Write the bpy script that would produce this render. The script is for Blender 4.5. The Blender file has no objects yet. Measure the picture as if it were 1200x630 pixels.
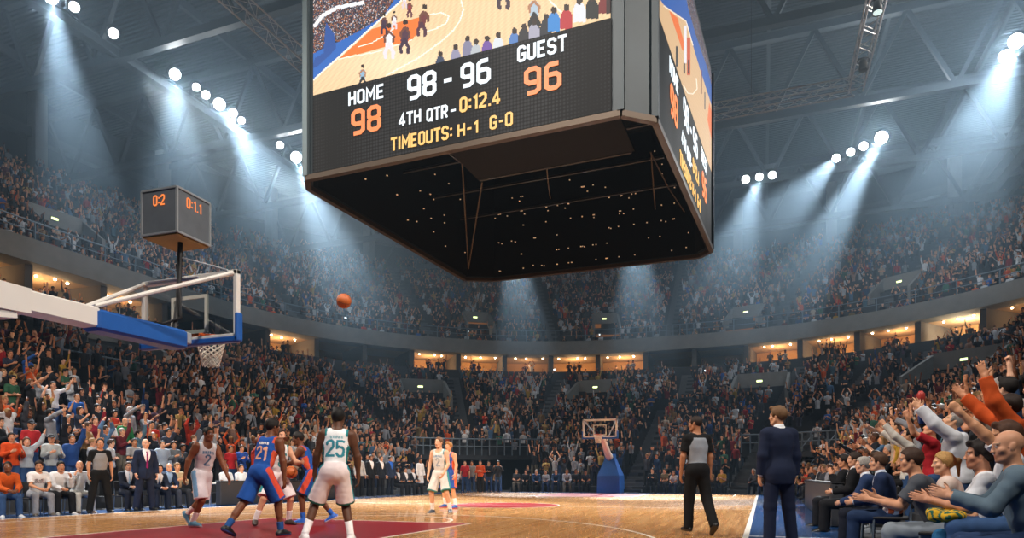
import bpy, math, random
import numpy as np
from mathutils import Vector, Matrix

SC = bpy.context.scene
COL = SC.collection
rnd = random.Random(7)
RNG = np.random.default_rng(7)
PI = math.pi
# ------------------------------------------------------------------ camera model
FPX, CAMH, HZ, YAW = 780.0, 0.95, 557.0, math.atan(294 / 780.0)
CY, SY = math.cos(YAW), math.sin(YAW)
CX0, CY0 = -7.87, 20.6            # centre of the court

def project(x, y, z):
    xc = CY * x + SY * y
    zc = -SY * x + CY * y
    return 600 + FPX * xc / zc, HZ - FPX * (z - CAMH) / zc, zc

def at_depth(px, py, zc):
    xc = (px - 600) / FPX * zc
    return Vector((CY * xc - SY * zc, SY * xc + CY * zc, CAMH + (HZ - py) / FPX * zc))

def at_z(px, py, z):
    return at_depth(px, py, FPX * (z - CAMH) / (HZ - py))

# ------------------------------------------------------------------ materials
def mat(name, color=(.5, .5, .5), rough=.6, metal=0., emit=None, estr=1., spec=.5, noise=0., nscale=6., bump=0., attr=False, objcol=False, coat=0., dots=None):
    m = bpy.data.materials.new(name)
    m.use_nodes = True
    nt = m.node_tree
    b = nt.nodes['Principled BSDF']
    b.inputs['Base Color'].default_value = (*color, 1)
    b.inputs['Roughness'].default_value = rough
    b.inputs['Metallic'].default_value = metal
    b.inputs['Specular IOR Level'].default_value = spec
    b.inputs['Coat Weight'].default_value = coat
    src = None
    if attr:
        a = nt.nodes.new('ShaderNodeAttribute'); a.attribute_name = 'Col'; src = a.outputs['Color']
    if objcol:
        o = nt.nodes.new('ShaderNodeObjectInfo')
        if src is None: src = o.outputs['Color']
        else:
            mx = nt.nodes.new('ShaderNodeMix'); mx.data_type = 'RGBA'; mx.blend_type = 'MULTIPLY'; mx.inputs[0].default_value = 1
            nt.links.new(src, mx.inputs[6]); nt.links.new(o.outputs['Color'], mx.inputs[7]); src = mx.outputs[2]
    if noise or bump:
        tc = nt.nodes.new('ShaderNodeTexCoord')
        nz = nt.nodes.new('ShaderNodeTexNoise'); nz.inputs['Scale'].default_value = nscale; nz.inputs['Detail'].default_value = 6
        nt.links.new(tc.outputs['Object'], nz.inputs['Vector'])
        if noise:
            mr = nt.nodes.new('ShaderNodeMapRange')
            mr.inputs[1].default_value = .25; mr.inputs[2].default_value = .75
            mr.inputs[3].default_value = 1 - noise; mr.inputs[4].default_value = 1 + noise
            nt.links.new(nz.outputs['Fac'], mr.inputs[0])
            mx = nt.nodes.new('ShaderNodeMix'); mx.data_type = 'RGBA'; mx.blend_type = 'MULTIPLY'; mx.inputs[0].default_value = 1
            if src is None: mx.inputs[6].default_value = (*color, 1)
            else: nt.links.new(src, mx.inputs[6])
            nt.links.new(mr.outputs[0], mx.inputs[7]); src = mx.outputs[2]
        if bump:
            bp = nt.nodes.new('ShaderNodeBump'); bp.inputs['Strength'].default_value = bump; bp.inputs['Distance'].default_value = .01
            nt.links.new(nz.outputs['Fac'], bp.inputs['Height']); nt.links.new(bp.outputs[0], b.inputs['Normal'])
    if src is not None: nt.links.new(src, b.inputs['Base Color'])
    if emit is not None:
        b.inputs['Emission Strength'].default_value = estr
        if emit == 'attr': nt.links.new(src, b.inputs['Emission Color'])
        else: b.inputs['Emission Color'].default_value = (*emit, 1)
    return m

def hexc(h):
    c = [int(h[i:i + 2], 16) / 255 for i in (0, 2, 4)]
    return tuple(x / 12.92 if x <= .04045 else ((x + .055) / 1.055) ** 2.4 for x in c)

MATS = {}
def M(key, *a, **k):
    if key not in MATS: MATS[key] = mat(key, *a, **k)
    return MATS[key]

PAINT = mat('painted_cloth', rough=.85, attr=True, objcol=True, noise=.10, nscale=9, spec=.25)
SKIN = mat('skin', rough=.5, attr=True, objcol=True, spec=.35)
HAIR = mat('hair', rough=.65, attr=True, objcol=True, spec=.3, noise=.25, nscale=60)
SHOE = mat('shoe_leather', rough=.45, attr=True, objcol=True)
CROWDM = mat('crowd_clothes_and_skin', rough=.8, attr=True, spec=.2)

# ------------------------------------------------------------------ mesh helpers
def mesh_np(name, verts, faces, smooth=False, col=None, fcol=None):
    """faces: an n x 4 / n x 3 array, or a list of index tuples"""
    me = bpy.data.meshes.new(name)
    verts = np.asarray(verts, dtype=np.float32).reshape(-1, 3)
    if isinstance(faces, np.ndarray):
        k = faces.shape[1]; nf = len(faces)
        me.vertices.add(len(verts)); me.vertices.foreach_set('co', verts.ravel())
        me.loops.add(nf * k); me.loops.foreach_set('vertex_index', faces.astype(np.int32).ravel())
        me.polygons.add(nf); me.polygons.foreach_set('loop_start', np.arange(nf, dtype=np.int32) * k)
        me.update(calc_edges=True)
    else:
        me.from_pydata([tuple(v) for v in verts], [], [tuple(f) for f in faces]); me.update()
    me.polygons.foreach_set('use_smooth', np.full(len(me.polygons), bool(smooth)))
    if col is not None:
        at = me.attributes.new('Col', 'FLOAT_COLOR', 'POINT')
        c = np.ones((len(verts), 4), np.float32); c[:, :3] = col
        at.data.foreach_set('color', c.ravel())
    if fcol is not None:
        at = me.attributes.new('Col', 'FLOAT_COLOR', 'FACE')
        c = np.ones((len(me.polygons), 4), np.float32); c[:, :3] = fcol
        at.data.foreach_set('color', c.ravel())
    return me

def link(name, me, m=None, parent=None, loc=None, rz=None):
    o = bpy.data.objects.new(name, me)
    COL.objects.link(o)
    if m is not None and not me.materials: me.materials.append(m)
    if parent is not None: o.parent = parent
    if loc is not None: o.location = loc
    if rz is not None: o.rotation_euler = (0, 0, rz)
    return o

def tag(o, label=None, cat=None, group=None, kind=None):
    if label: o['label'] = label
    if cat: o['category'] = cat
    if group: o['group'] = group
    if kind: o['kind'] = kind
    return o

def thing(name, label, cat, loc=(0, 0, 0), rz=0, group=None):
    o = bpy.data.objects.new(name, None)
    COL.objects.link(o)
    o.location = loc; o.rotation_euler = (0, 0, rz); o.empty_display_size = .2
    return tag(o, label, cat, group)

class MB:
    """collects shapes into one mesh"""
    def __init__(s): s.v, s.f = [], []
    def add(s, vs, fs):
        n = len(s.v); s.v += [tuple(v) for v in vs]; s.f += [tuple(i + n for i in f) for f in fs]; return s
    def box(s, x0, x1, y0, y1, z0, z1):
        return s.add([(x0, y0, z0), (x1, y0, z0), (x1, y1, z0), (x0, y1, z0), (x0, y0, z1), (x1, y0, z1), (x1, y1, z1), (x0, y1, z1)],
                     [(3, 2, 1, 0), (4, 5, 6, 7), (0, 1, 5, 4), (1, 2, 6, 5), (2, 3, 7, 6), (3, 0, 4, 7)])
    def bbox(s, x0, x1, y0, y1, z0, z1, b):
        """a box with bevelled edges in plan and at its top and bottom"""
        def ring(d, z): return [(x0 + d + b, y0 + d, z), (x1 - d - b, y0 + d, z), (x1 - d, y0 + d + b, z), (x1 - d, y1 - d - b, z), (x1 - d - b, y1 - d, z), (x0 + d + b, y1 - d, z), (x0 + d, y1 - d - b, z), (x0 + d, y0 + d + b, z)]
        R = [ring(b, z0), ring(0, z0 + b), ring(0, z1 - b), ring(b, z1)]
        return s.rings(R)
    def rings(s, R, cap=True, closed=True):
        n = len(R[0]); vs = [p for r in R for p in r]; fs = []
        for k in range(len(R) - 1):
            for i in range(n if closed else n - 1):
                j = (i + 1) % n
                fs.append((k * n + i, k * n + j, (k + 1) * n + j, (k + 1) * n + i))
        if cap: fs += [tuple(range(n))[::-1], tuple((len(R) - 1) * n + i for i in range(n))]
        return s.add(vs, fs)
    def tube(s, pts, r, n=8, cap=True):
        P = [Vector(p) for p in pts]; rs = r if isinstance(r, (list, tuple)) else [r] * len(P)
        R = []; u = None
        for i, p in enumerate(P):
            t = (P[min(i + 1, len(P) - 1)] - P[max(i - 1, 0)]).normalized()
            if u is None: u = t.orthogonal().normalized()
            u = (u - t * u.dot(t)).normalized(); w = t.cross(u)
            R.append([p + (u * math.cos(a) + w * math.sin(a)) * rs[i] for a in (2 * PI * k / n for k in range(n))])
        return s.rings(R, cap)
    def bar(s, a, b, w, h=None, up=(0, 0, 1)):
        """rectangular bar a -> b"""
        a, b = Vector(a), Vector(b); h = h or w; t = (b - a).normalized(); up = Vector(up)
        if abs(t.dot(up)) > .98: up = Vector((1, 0, 0))
        x = t.cross(up).normalized(); y = x.cross(t)
        q = lambda p: [p + x * sx * w / 2 + y * sy * h / 2 for sx, sy in ((-1, -1), (1, -1), (1, 1), (-1, 1))]
        return s.rings([q(a), q(b)])
    def torus(s, c, R, r, n=28, k=8, axis='z'):
        rr = []
        for i in range(n):
            a = 2 * PI * i / n
            rr.append([(c[0] + (R + r * math.cos(b)) * math.cos(a), c[1] + (R + r * math.cos(b)) * math.sin(a), c[2] + r * math.sin(b)) for b in (2 * PI * j / k for j in range(k))])
        rr.append(rr[0]); return s.rings(rr, cap=False)
    def ball(s, c, r, n=12, m=8):
        rx, ry, rz = (r, r, r) if not isinstance(r, (tuple, list)) else r
        R = [[(c[0] + rx * math.sin(PI * j / m) * math.cos(2 * PI * i / n), c[1] + ry * math.sin(PI * j / m) * math.sin(2 * PI * i / n), c[2] - rz * math.cos(PI * j / m)) for i in range(n)] for j in range(1, m)]
        return s.rings(R)
    def quad(s, a, b, c, d): return s.add([a, b, c, d], [(0, 1, 2, 3)])
    def mesh(s, name, smooth=False, col=None):
        me = mesh_np(name, s.v, s.f, smooth)
        if col is not None:
            at = me.attributes.new('Col', 'FLOAT_COLOR', 'POINT')
            at.data.foreach_set('color', np.tile(np.array([*col, 1], np.float32), len(s.v)))
        return me
    def obj(s, name, m, parent=None, smooth=False, **k): return link(name, s.mesh(name, smooth), m, parent, **k)

def structure(name, mb, m, smooth=False):
    o = mb.obj(name, m, smooth=smooth) if isinstance(mb, MB) else link(name, mb, m)
    return tag(o, kind='structure')

# ------------------------------------------------------------------ stroke lettering
W_ = .42; C_ = .11
def _o(y0=0, y1=1, w=W_): return ([(C_, y0), (w - C_, y0), (w, y0 + C_), (w, y1 - C_), (w - C_, y1), (C_, y1), (0, y1 - C_), (0, y0 + C_)], True)
_nine = ([(W_, .42), (C_, .42), (0, .42 + C_), (0, 1 - C_), (C_, 1), (W_ - C_, 1), (W_, 1 - C_), (W_, C_), (W_ - C_, 0), (.03, 0)], False)
GL = {'O': [_o()], '0': [_o()], '8': [_o(.5, 1), _o(0, .5)], '9': [_nine], '6': [([(W_ - x, 1 - y) for x, y in _nine[0]], False)],
      'H': [([(0, -.07), (0, 1.07)], False), ([(W_, -.07), (W_, 1.07)], False), ([(0, .5), (W_, .5)], False)],
      'M': [([(0, -.07), (0, 1), (.27, .35), (.54, 1), (.54, -.07)], False)], 'E': [([(W_, 1), (0, 1), (0, 0), (W_, 0)], False), ([(0, .5), (W_ - .06, .5)], False)],
      'G': [([(W_, .78), (W_, 1 - C_), (W_ - C_, 1), (C_, 1), (0, 1 - C_), (0, C_), (C_, 0), (W_ - C_, 0), (W_, C_), (W_, .46), (.2, .46)], False)],
      'U': [([(0, 1.07), (0, C_), (C_, 0), (W_ - C_, 0), (W_, C_), (W_, 1.07)], False)],
      'S': [([(W_, .78), (W_, 1 - C_), (W_ - C_, 1), (C_, 1), (0, 1 - C_), (0, .62), (.1, .52), (W_ - .1, .46), (W_, .36), (W_, C_), (W_ - C_, 0), (C_, 0), (0, C_), (0, .22)], False)],
      'T': [([(-.06, 1), (W_ + .06, 1)], False), ([(W_ / 2, 1), (W_ / 2, -.07)], False)], 'I': [([(.05, -.07), (.05, 1.07)], False)],
      'Q': [_o(), ([(.24, .2), (W_ + .05, -.1)], False)], 'R': [([(0, -.07), (0, 1), (W_ - C_, 1), (W_, 1 - C_), (W_, .56), (W_ - C_, .46), (0, .46)], False), ([(.2, .46), (W_ + .02, -.07)], False)],
      '1': [([(.0, .8), (.19, .97), (.19, -.07)], False)], '2': [([(0, .78), (0, 1 - C_), (C_, 1), (W_ - C_, 1), (W_, 1 - C_), (W_, .6), (0, .07), (0, 0), (W_ + .05, 0)], False)],
      '4': [([(.3, -.07), (.3, 1), (.0, .3), (0, .22), (W_ + .06, .22)], False)], '5': [([(W_, 1), (.02, 1), (0, .52), (.1, .6), (W_ - C_, .6), (W_, .6 - C_), (W_, C_), (W_ - C_, 0), (C_, 0), (0, C_ + .04)], False)],
      '-': [([(0, .47), (.3, .47)], False)], ':': [([(.05, .14), (.05, .3)], False), ([(.05, .66), (.05, .82)], False)], '.': [([(.05, -.07), (.05, .1)], False)]}
WID = {'M': .54, 'I': .1, '1': .22, '-': .3, ':': .1, '.': .1, ' ': .3}

def text_width(t, gap=.24): return sum(WID.get(c, W_) + gap for c in t) - gap

def strokes(t, gap=.24):
    x = 0; out = []
    for c in t:
        for pl, cl in GL.get(c, []): out.append(([(px + x, py) for px, py in pl], cl))
        x += WID.get(c, W_) + gap
    return out

def text_mesh(name, t, x0, z0, h, frame, th=.15, sx=1., lift=.02, gap=.24):
    """flat raised lettering: frame = (origin, u axis, v axis, normal); x0,z0 the lower left in u,v; h the height"""
    O, U, V, N = frame
    mb = MB()
    for pl, cl in strokes(t, gap):
        P = [Vector((p[0] * sx * h, p[1] * h)) for p in pl]; n = len(P); hw = th * h / 2
        L, R = [], []
        for i in range(n):
            d1 = (P[i] - P[i - 1]).normalized() if (i > 0 or cl) else None
            d2 = (P[(i + 1) % n] - P[i]).normalized() if (i < n - 1 or cl) else None
            d1 = d1 or d2; d2 = d2 or d1
            n1 = Vector((-d1.y, d1.x)); n2 = Vector((-d2.y, d2.x)); m = (n1 + n2).normalized()
            k = hw / max(.5, m.dot(n1)); L.append(P[i] + m * k); R.append(P[i] - m * k)
        q = lambda p, e: O + U * (x0 + p.x) + V * (z0 + p.y) + N * (lift * e)
        rr = [[q(L[i], .3), q(R[i], .3), q(R[i], 1), q(L[i], 1)] for i in range(n)]
        if cl: rr.append(rr[0])
        mb.rings(rr, cap=not cl)
    return mb.mesh(name)

def in_text(x, z, t, h, th=.17, gap=.24):
    """bool array: which points (x from the text's centre, z from its middle) fall on the strokes"""
    w = text_width(t, gap) * h; x = x + w / 2; z = z + h / 2; hit = np.zeros(x.shape, bool)
    for pl, cl in strokes(t, gap):
        P = np.array(pl) * h
        for i in range(len(P) - (0 if cl else 1)):
            a, b = P[i], P[(i + 1) % len(P)]; ab = b - a
            tt = np.clip(((x - a[0]) * ab[0] + (z - a[1]) * ab[1]) / max(1e-9, ab @ ab), 0, 1)
            hit |= np.hypot(x - a[0] - tt * ab[0], z - a[1] - tt * ab[1]) < th * h / 2
    return hit
# ================================================================== figures: one smooth implicit surface per body and per garment
def V3(*a): return Vector(a or (0, 0, 0))

class Field:
    def __init__(s): s.p = []
    def cap(s, a, b, ra, rb=None, k=.03, clip=None, op='u'):
        s.p.append(('c', np.array(a, np.float32), np.array(b, np.float32), ra, ra if rb is None else rb, k, clip, op)); return s
    def ell(s, c, R, rad, k=.03, op='u', clip=None):
        """R: three axes (x, y, z) of the ellipsoid"""
        s.p.append(('e', np.array(c, np.float32), np.array([list(v) for v in R], np.float32), np.array(rad, np.float32), None, k, clip, op)); return s
    def build(s, vox, cuts=(), ripple=0.):
        lo = np.full(3, 9e9); hi = -lo; bb = []
        for q in s.p:
            if q[0] == 'c':
                r = max(q[3], q[4]); l = np.minimum(q[1], q[2]) - r; h = np.maximum(q[1], q[2]) + r
            else:
                e = np.sqrt(((q[2] * q[3][:, None]) ** 2).sum(0)); l, h = q[1] - e, q[1] + e
            bb.append((l, h))
            if q[7] == 'u': lo = np.minimum(lo, l); hi = np.maximum(hi, h)
        lo = lo - 3 * vox; n = np.ceil((hi + 3 * vox - lo) / vox).astype(int) + 1
        ax = [(lo[i] + vox * np.arange(n[i])).astype(np.float32) for i in range(3)]
        D = np.full(n, 1., np.float32)
        for q, (l, h) in zip(s.p, bb):
            pad = q[5] + 2.5 * vox
            i0 = np.clip(np.floor((l - pad - lo) / vox).astype(int), 0, n); i1 = np.clip(np.ceil((h + pad - lo) / vox).astype(int) + 1, 0, n)
            if (i1 <= i0).any(): continue
            sl = tuple(slice(a, b) for a, b in zip(i0, i1))
            X = ax[0][sl[0]][:, None, None]; Y = ax[1][sl[1]][None, :, None]; Z = ax[2][sl[2]][None, None, :]
            if q[0] == 'c':
                ba = q[2] - q[1]; L2 = max(float(ba @ ba), 1e-9)
                x, y, z = X - q[1][0], Y - q[1][1], Z - q[1][2]
                t = np.clip((x * ba[0] + y * ba[1] + z * ba[2]) / L2, 0, 1)
                d = np.sqrt((x - t * ba[0]) ** 2 + (y - t * ba[1]) ** 2 + (z - t * ba[2]) ** 2) - (q[3] + (q[4] - q[3]) * t)
            else:
                x, y, z = X - q[1][0], Y - q[1][1], Z - q[1][2]; A = q[2]; r = q[3]
                u = [(x * A[i][0] + y * A[i][1] + z * A[i][2]) / r[i] for i in range(3)]
                k0 = np.sqrt(u[0] ** 2 + u[1] ** 2 + u[2] ** 2); k1 = np.sqrt((u[0] / r[0]) ** 2 + (u[1] / r[1]) ** 2 + (u[2] / r[2]) ** 2)
                d = k0 * (k0 - 1) / np.maximum(k1, 1e-6)
            for cp, cn in (q[6] or ()):
                d = np.maximum(d, (X - cp[0]) * cn[0] + (Y - cp[1]) * cn[1] + (Z - cp[2]) * cn[2])
            E = D[sl]; k = q[5]
            if q[7] == 'u':
                hh = np.clip(.5 + .5 * (E - d) / k, 0, 1); D[sl] = E * (1 - hh) + d * hh - k * hh * (1 - hh)
            else:
                hh = np.clip(.5 - .5 * (E + d) / k, 0, 1); D[sl] = E * (1 - hh) - d * hh + k * hh * (1 - hh)
        X = ax[0][:, None, None]; Y = ax[1][None, :, None]; Z = ax[2][None, None, :]
        if ripple: D = D + (ripple * np.sin(X * 29 + Z * 17 + 2.6 * np.sin(Y * 14 + Z * 9)) * np.sin(Y * 25 - Z * 24 + 2.6 * np.sin(X * 13 - Z * 11))).astype(np.float32)
        for cp, cn in cuts: D = np.maximum(D, (X - cp[0]) * cn[0] + (Y - cp[1]) * cn[1] + (Z - cp[2]) * cn[2])
        D[0], D[-1], D[:, 0], D[:, -1], D[:, :, 0], D[:, :, -1] = 1, 1, 1, 1, 1, 1
        return surfnet(D, lo, vox)

def surfnet(D, lo, vox):
    S = D < 0
    c = S[:-1, :-1, :-1].astype(np.int8); 
    cnt = sum(S[a:a + D.shape[0] - 1, b:b + D.shape[1] - 1, e:e + D.shape[2] - 1].astype(np.int8) for a in (0, 1) for b in (0, 1) for e in (0, 1))
    idx = np.argwhere((cnt > 0) & (cnt < 8))
    corners = [(a, b, e) for a in (0, 1) for b in (0, 1) for e in (0, 1)]
    val = {o: D[idx[:, 0] + o[0], idx[:, 1] + o[1], idx[:, 2] + o[2]] for o in corners}
    acc = np.zeros((len(idx), 3)); num = np.zeros(len(idx))
    for o in corners:
        for k in range(3):
            if o[k]: continue
            p = list(o); p[k] = 1; da, db = val[o], val[tuple(p)]
            m = (da < 0) != (db < 0); t = np.where(m, da / np.where(m, da - db, 1), 0)
            q = np.tile(np.array(o, float), (len(idx), 1)); q[:, k] += t
            acc += q * m[:, None]; num += m
    verts = lo + vox * (idx + acc / np.maximum(num, 1)[:, None])
    G = np.full(np.array(D.shape) - 1, -1, np.int32); G[idx[:, 0], idx[:, 1], idx[:, 2]] = np.arange(len(idx))
    F = []
    for k in range(3):
        a = np.take(S, range(0, D.shape[k] - 1), axis=k); b = np.take(S, range(1, D.shape[k]), axis=k)
        e = np.argwhere(a != b); u, w = [(1, 2), (2, 0), (0, 1)][k]
        e = e[(e[:, u] > 0) & (e[:, w] > 0) & (e[:, u] < D.shape[u] - 1) & (e[:, w] < D.shape[w] - 1)]
        ins = S[e[:, 0], e[:, 1], e[:, 2]]
        def cell(du, dw):
            g = e.copy(); g[:, u] += du; g[:, w] += dw; return G[g[:, 0], g[:, 1], g[:, 2]]
        f = np.stack([cell(-1, -1), cell(0, -1), cell(0, 0), cell(-1, 0)], 1)
        f[~ins] = f[~ins][:, ::-1]; F.append(f)
    F = np.concatenate(F)
    return verts, F[(F >= 0).all(1)]

def nrm(v): return Vector(v).normalized()
def roty(deg): a = math.radians(deg); return V3(math.cos(a), math.sin(a), 0), V3(-math.sin(a), math.cos(a), 0)

POSE0 = dict(H=1.78, hip=None, hipyaw=0, twist=0, spine=(0, .02, 1), head=(0, 0, 0), aL=((-.25, 0, -1), (-.1, .25, -1)), aR=((.25, 0, -1), (.1, .25, -1)),
             lL=((-.06, .03, -1), (-.03, -.06, -1), 8, 0), lR=((.06, .03, -1), (.03, -.06, -1), -8, 0), hL='relaxed', hR='relaxed', g=1., fat=0., mus=1., fem=False, seat=None, ground=True,
             dL=None, dR=None, pL=None, pR=None)

def solve(p):
    P = dict(POSE0); P.update(p); J = P
    s = J['s'] = P['H'] / 1.78
    pr, pf = roty(P['hipyaw']); sp = nrm(P['spine'])
    r0, _ = roty(P['hipyaw'] + P['twist']); tx = (r0 - sp * r0.dot(sp)).normalized(); ty = sp.cross(tx)
    def legs(pel):
        for S, sg in (('L', -1), ('R', 1)):
            th, sh, fy, fp = P['l' + S]
            hip = pel + pr * (sg * .09 * s) - V3(0, 0, .03 * s); kn = hip + nrm(th) * .43 * s; an = kn + nrm(sh) * .42 * s
            _, fd = roty(P['hipyaw'] + fy); fd = (fd * math.cos(math.radians(fp)) - V3(0, 0, math.sin(math.radians(fp)))).normalized()
            J['hip' + S], J['knee' + S], J['ank' + S], J['foot' + S] = hip, kn, an, fd
    pel = Vector(P['hip'] or (0, 0, 0)); legs(pel)
    if P['seat'] is not None: pel.z = P['seat'] + .10 * s
    elif P['ground']:
        low = min(J['ank' + S].z - (.085 + max(0, -J['foot' + S].z) * .17 ) * s for S in 'LR'); pel.z -= low
    legs(pel)
    neck = pel + sp * .535 * s
    J.update(pel=pel, pr=pr, pf=pf, tx=tx, ty=ty, tz=sp, neck=neck)
    for S, sg in (('L', -1), ('R', 1)):
        up, fo = nrm(P['a' + S][0]), nrm(P['a' + S][1])
        # arm directions are given in the pelvis' frame (x to the figure's right, y ahead)
        up = pr * up.x + pf * up.y + V3(0, 0, up.z); fo = pr * fo.x + pf * fo.y + V3(0, 0, fo.z)
        sh = neck - sp * (.055 - .05 * max(0, up.z)) * s + tx * (sg * (.170 if not P['fem'] else .150) * P['g'] * s)
        el = sh + up * .285 * s; wr = el + fo * .255 * s
        J['sh' + S], J['el' + S], J['wr' + S], J['fo' + S] = sh, el, wr, fo
        d = P['d' + S]; d = fo if d is None else (pr * d[0] + pf * d[1] + V3(0, 0, d[2])).normalized()
        n = P['p' + S]
        if n is None: n = tx * (-sg)
        else: n = pr * n[0] + pf * n[1] + V3(0, 0, n[2])
        n = n - d * n.dot(d)
        if n.length < .05: n = pf - d * pf.dot(d)
        J['hd' + S], J['hn' + S] = d, n.normalized()
    y, pt, ro = P['head']
    hr, hf = roty(P['hipyaw'] + P['twist'] + y); a = math.radians(pt)
    hf2 = hf * math.cos(a) - V3(0, 0, 1) * math.sin(a); hu = hr.cross(hf2).normalized(); b = math.radians(ro)
    hr2 = hr * math.cos(b) + hu * math.sin(b); hu2 = hr2.cross(hf2)
    J.update(hx=hr2, hy=hf2, hz=hu2)
    nd = (sp + V3(0, 0, .9)).normalized()
    J['hc'] = neck + nd * .135 * s + hu2 * .04 * s + hf2 * .02 * s
    return J

def hpt(J, x, y, z): return J['hc'] + (J['hx'] * x + J['hy'] * y + J['hz'] * z) * J['s']
def tpt(J, x, y, z): return J['pel'] + (J['tx'] * x + J['ty'] * y + J['tz'] * z) * J['s']

def torso(F, J, off=0., k=.05, chestonly=False):
    s = J['s']; T = (J['tx'], J['ty'], J['tz']); Pf = (J['pr'], J['pf'], V3(0, 0, 1)); g = J['g']; f = J['fat']; fem = J['fem']
    e = lambda c, R, r: F.ell(c, R, [q * s + off for q in r], k)
    if not chestonly: e(J['pel'] + J['pf'] * -.012 * s, Pf, (.158 * g + .02 * f + (.012 if fem else 0), .112 + .03 * f, .125))
    e(tpt(J, 0, .004 + .035 * f, .18), T, (.138 * g + .035 * f - (.01 if fem else 0), .098 + .06 * f, .15))
    e(tpt(J, 0, 0, .35), T, (.163 * g + .01 * f - (.012 if fem else 0), .115 + .02 * f, .165))
    e(tpt(J, 0, -.01, .45), T, (.168 * g - (.015 if fem else 0), .09, .085))
    if fem:
        for sg in (-1, 1): e(tpt(J, sg * .07, .085, .34), T, (.06, .05, .06))
    a, b = J['shL'], J['shR']; F.cap(a + J['tx'] * .03 * s, b - J['tx'] * .03 * s, .046 * s + off * .8, None, k)
    for S in 'LR': F.cap(J['neck'] - J['tz'] * .01 * s, J['sh' + S], .042 * s + off * .4, .044 * s + off * .8, k)

FING = {'relaxed': (18, 25, 20), 'open': (4, 6, 5), 'fist': (75, 90, 60), 'clap': (6, 8, 8), 'grip': (30, 40, 35), 'point': (10, 10, 5), 'splay': (2, 8, 6)}
def hand(F, J, S):
    s = J['s'] * .95; w = J['wr' + S]; d, n = J['hd' + S], J['hn' + S]
    b = n.cross(d) * (1 if S == 'L' else -1); b.normalize()      # towards the thumb
    kind = J['h' + S]; c3 = FING[kind]; k = .006 * s
    F.cap(w - d * .01 * s, w + d * .02 * s, .026 * s, .026 * s, .02)
    F.ell(w + d * .055 * s, (b, n, d), (.040 * s, .0165 * s, .056 * s), .014)
    spread = {'splay': 1.35, 'open': 1.15}.get(kind, 1.)
    for i, (o, L) in enumerate(((.030, .078), (.010, .086), (-.010, .080), (-.029, .064))):
        p = w + d * (.094 - .006 * abs(i - 1)) * s + b * o * s; dd = (d + b * (o * 5 * (spread - .75))).normalized(); ang = 0
        for j, fr in enumerate((.45, .32, .26)):
            a = c3[j] * (1 if not (kind == 'point' and i > 0) else 6)
            ang += math.radians(min(a, 85)); q = p + (dd * math.cos(ang) + n * math.sin(ang)) * L * fr * s
            F.cap(p, q, (.0098 - .0008 * j) * s, (.0092 - .0009 * j) * s, k); p = q
    p = w + d * .025 * s + b * .024 * s
    td = (d * .62 + b * .72 + n * .25).normalized() if kind not in ('fist', 'grip') else (d * .8 + b * .25 + n * .6).normalized()
    q = p + td * .05 * s; F.cap(p, q, .0155 * s, .0115 * s, .01)
    r = q + (td * .8 + d * .5 + n * .15 + (n * .4 - b * .5 if kind == 'fist' else V3())).normalized() * .036 * s; F.cap(q, r, .0115 * s, .0085 * s, k)

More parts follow.
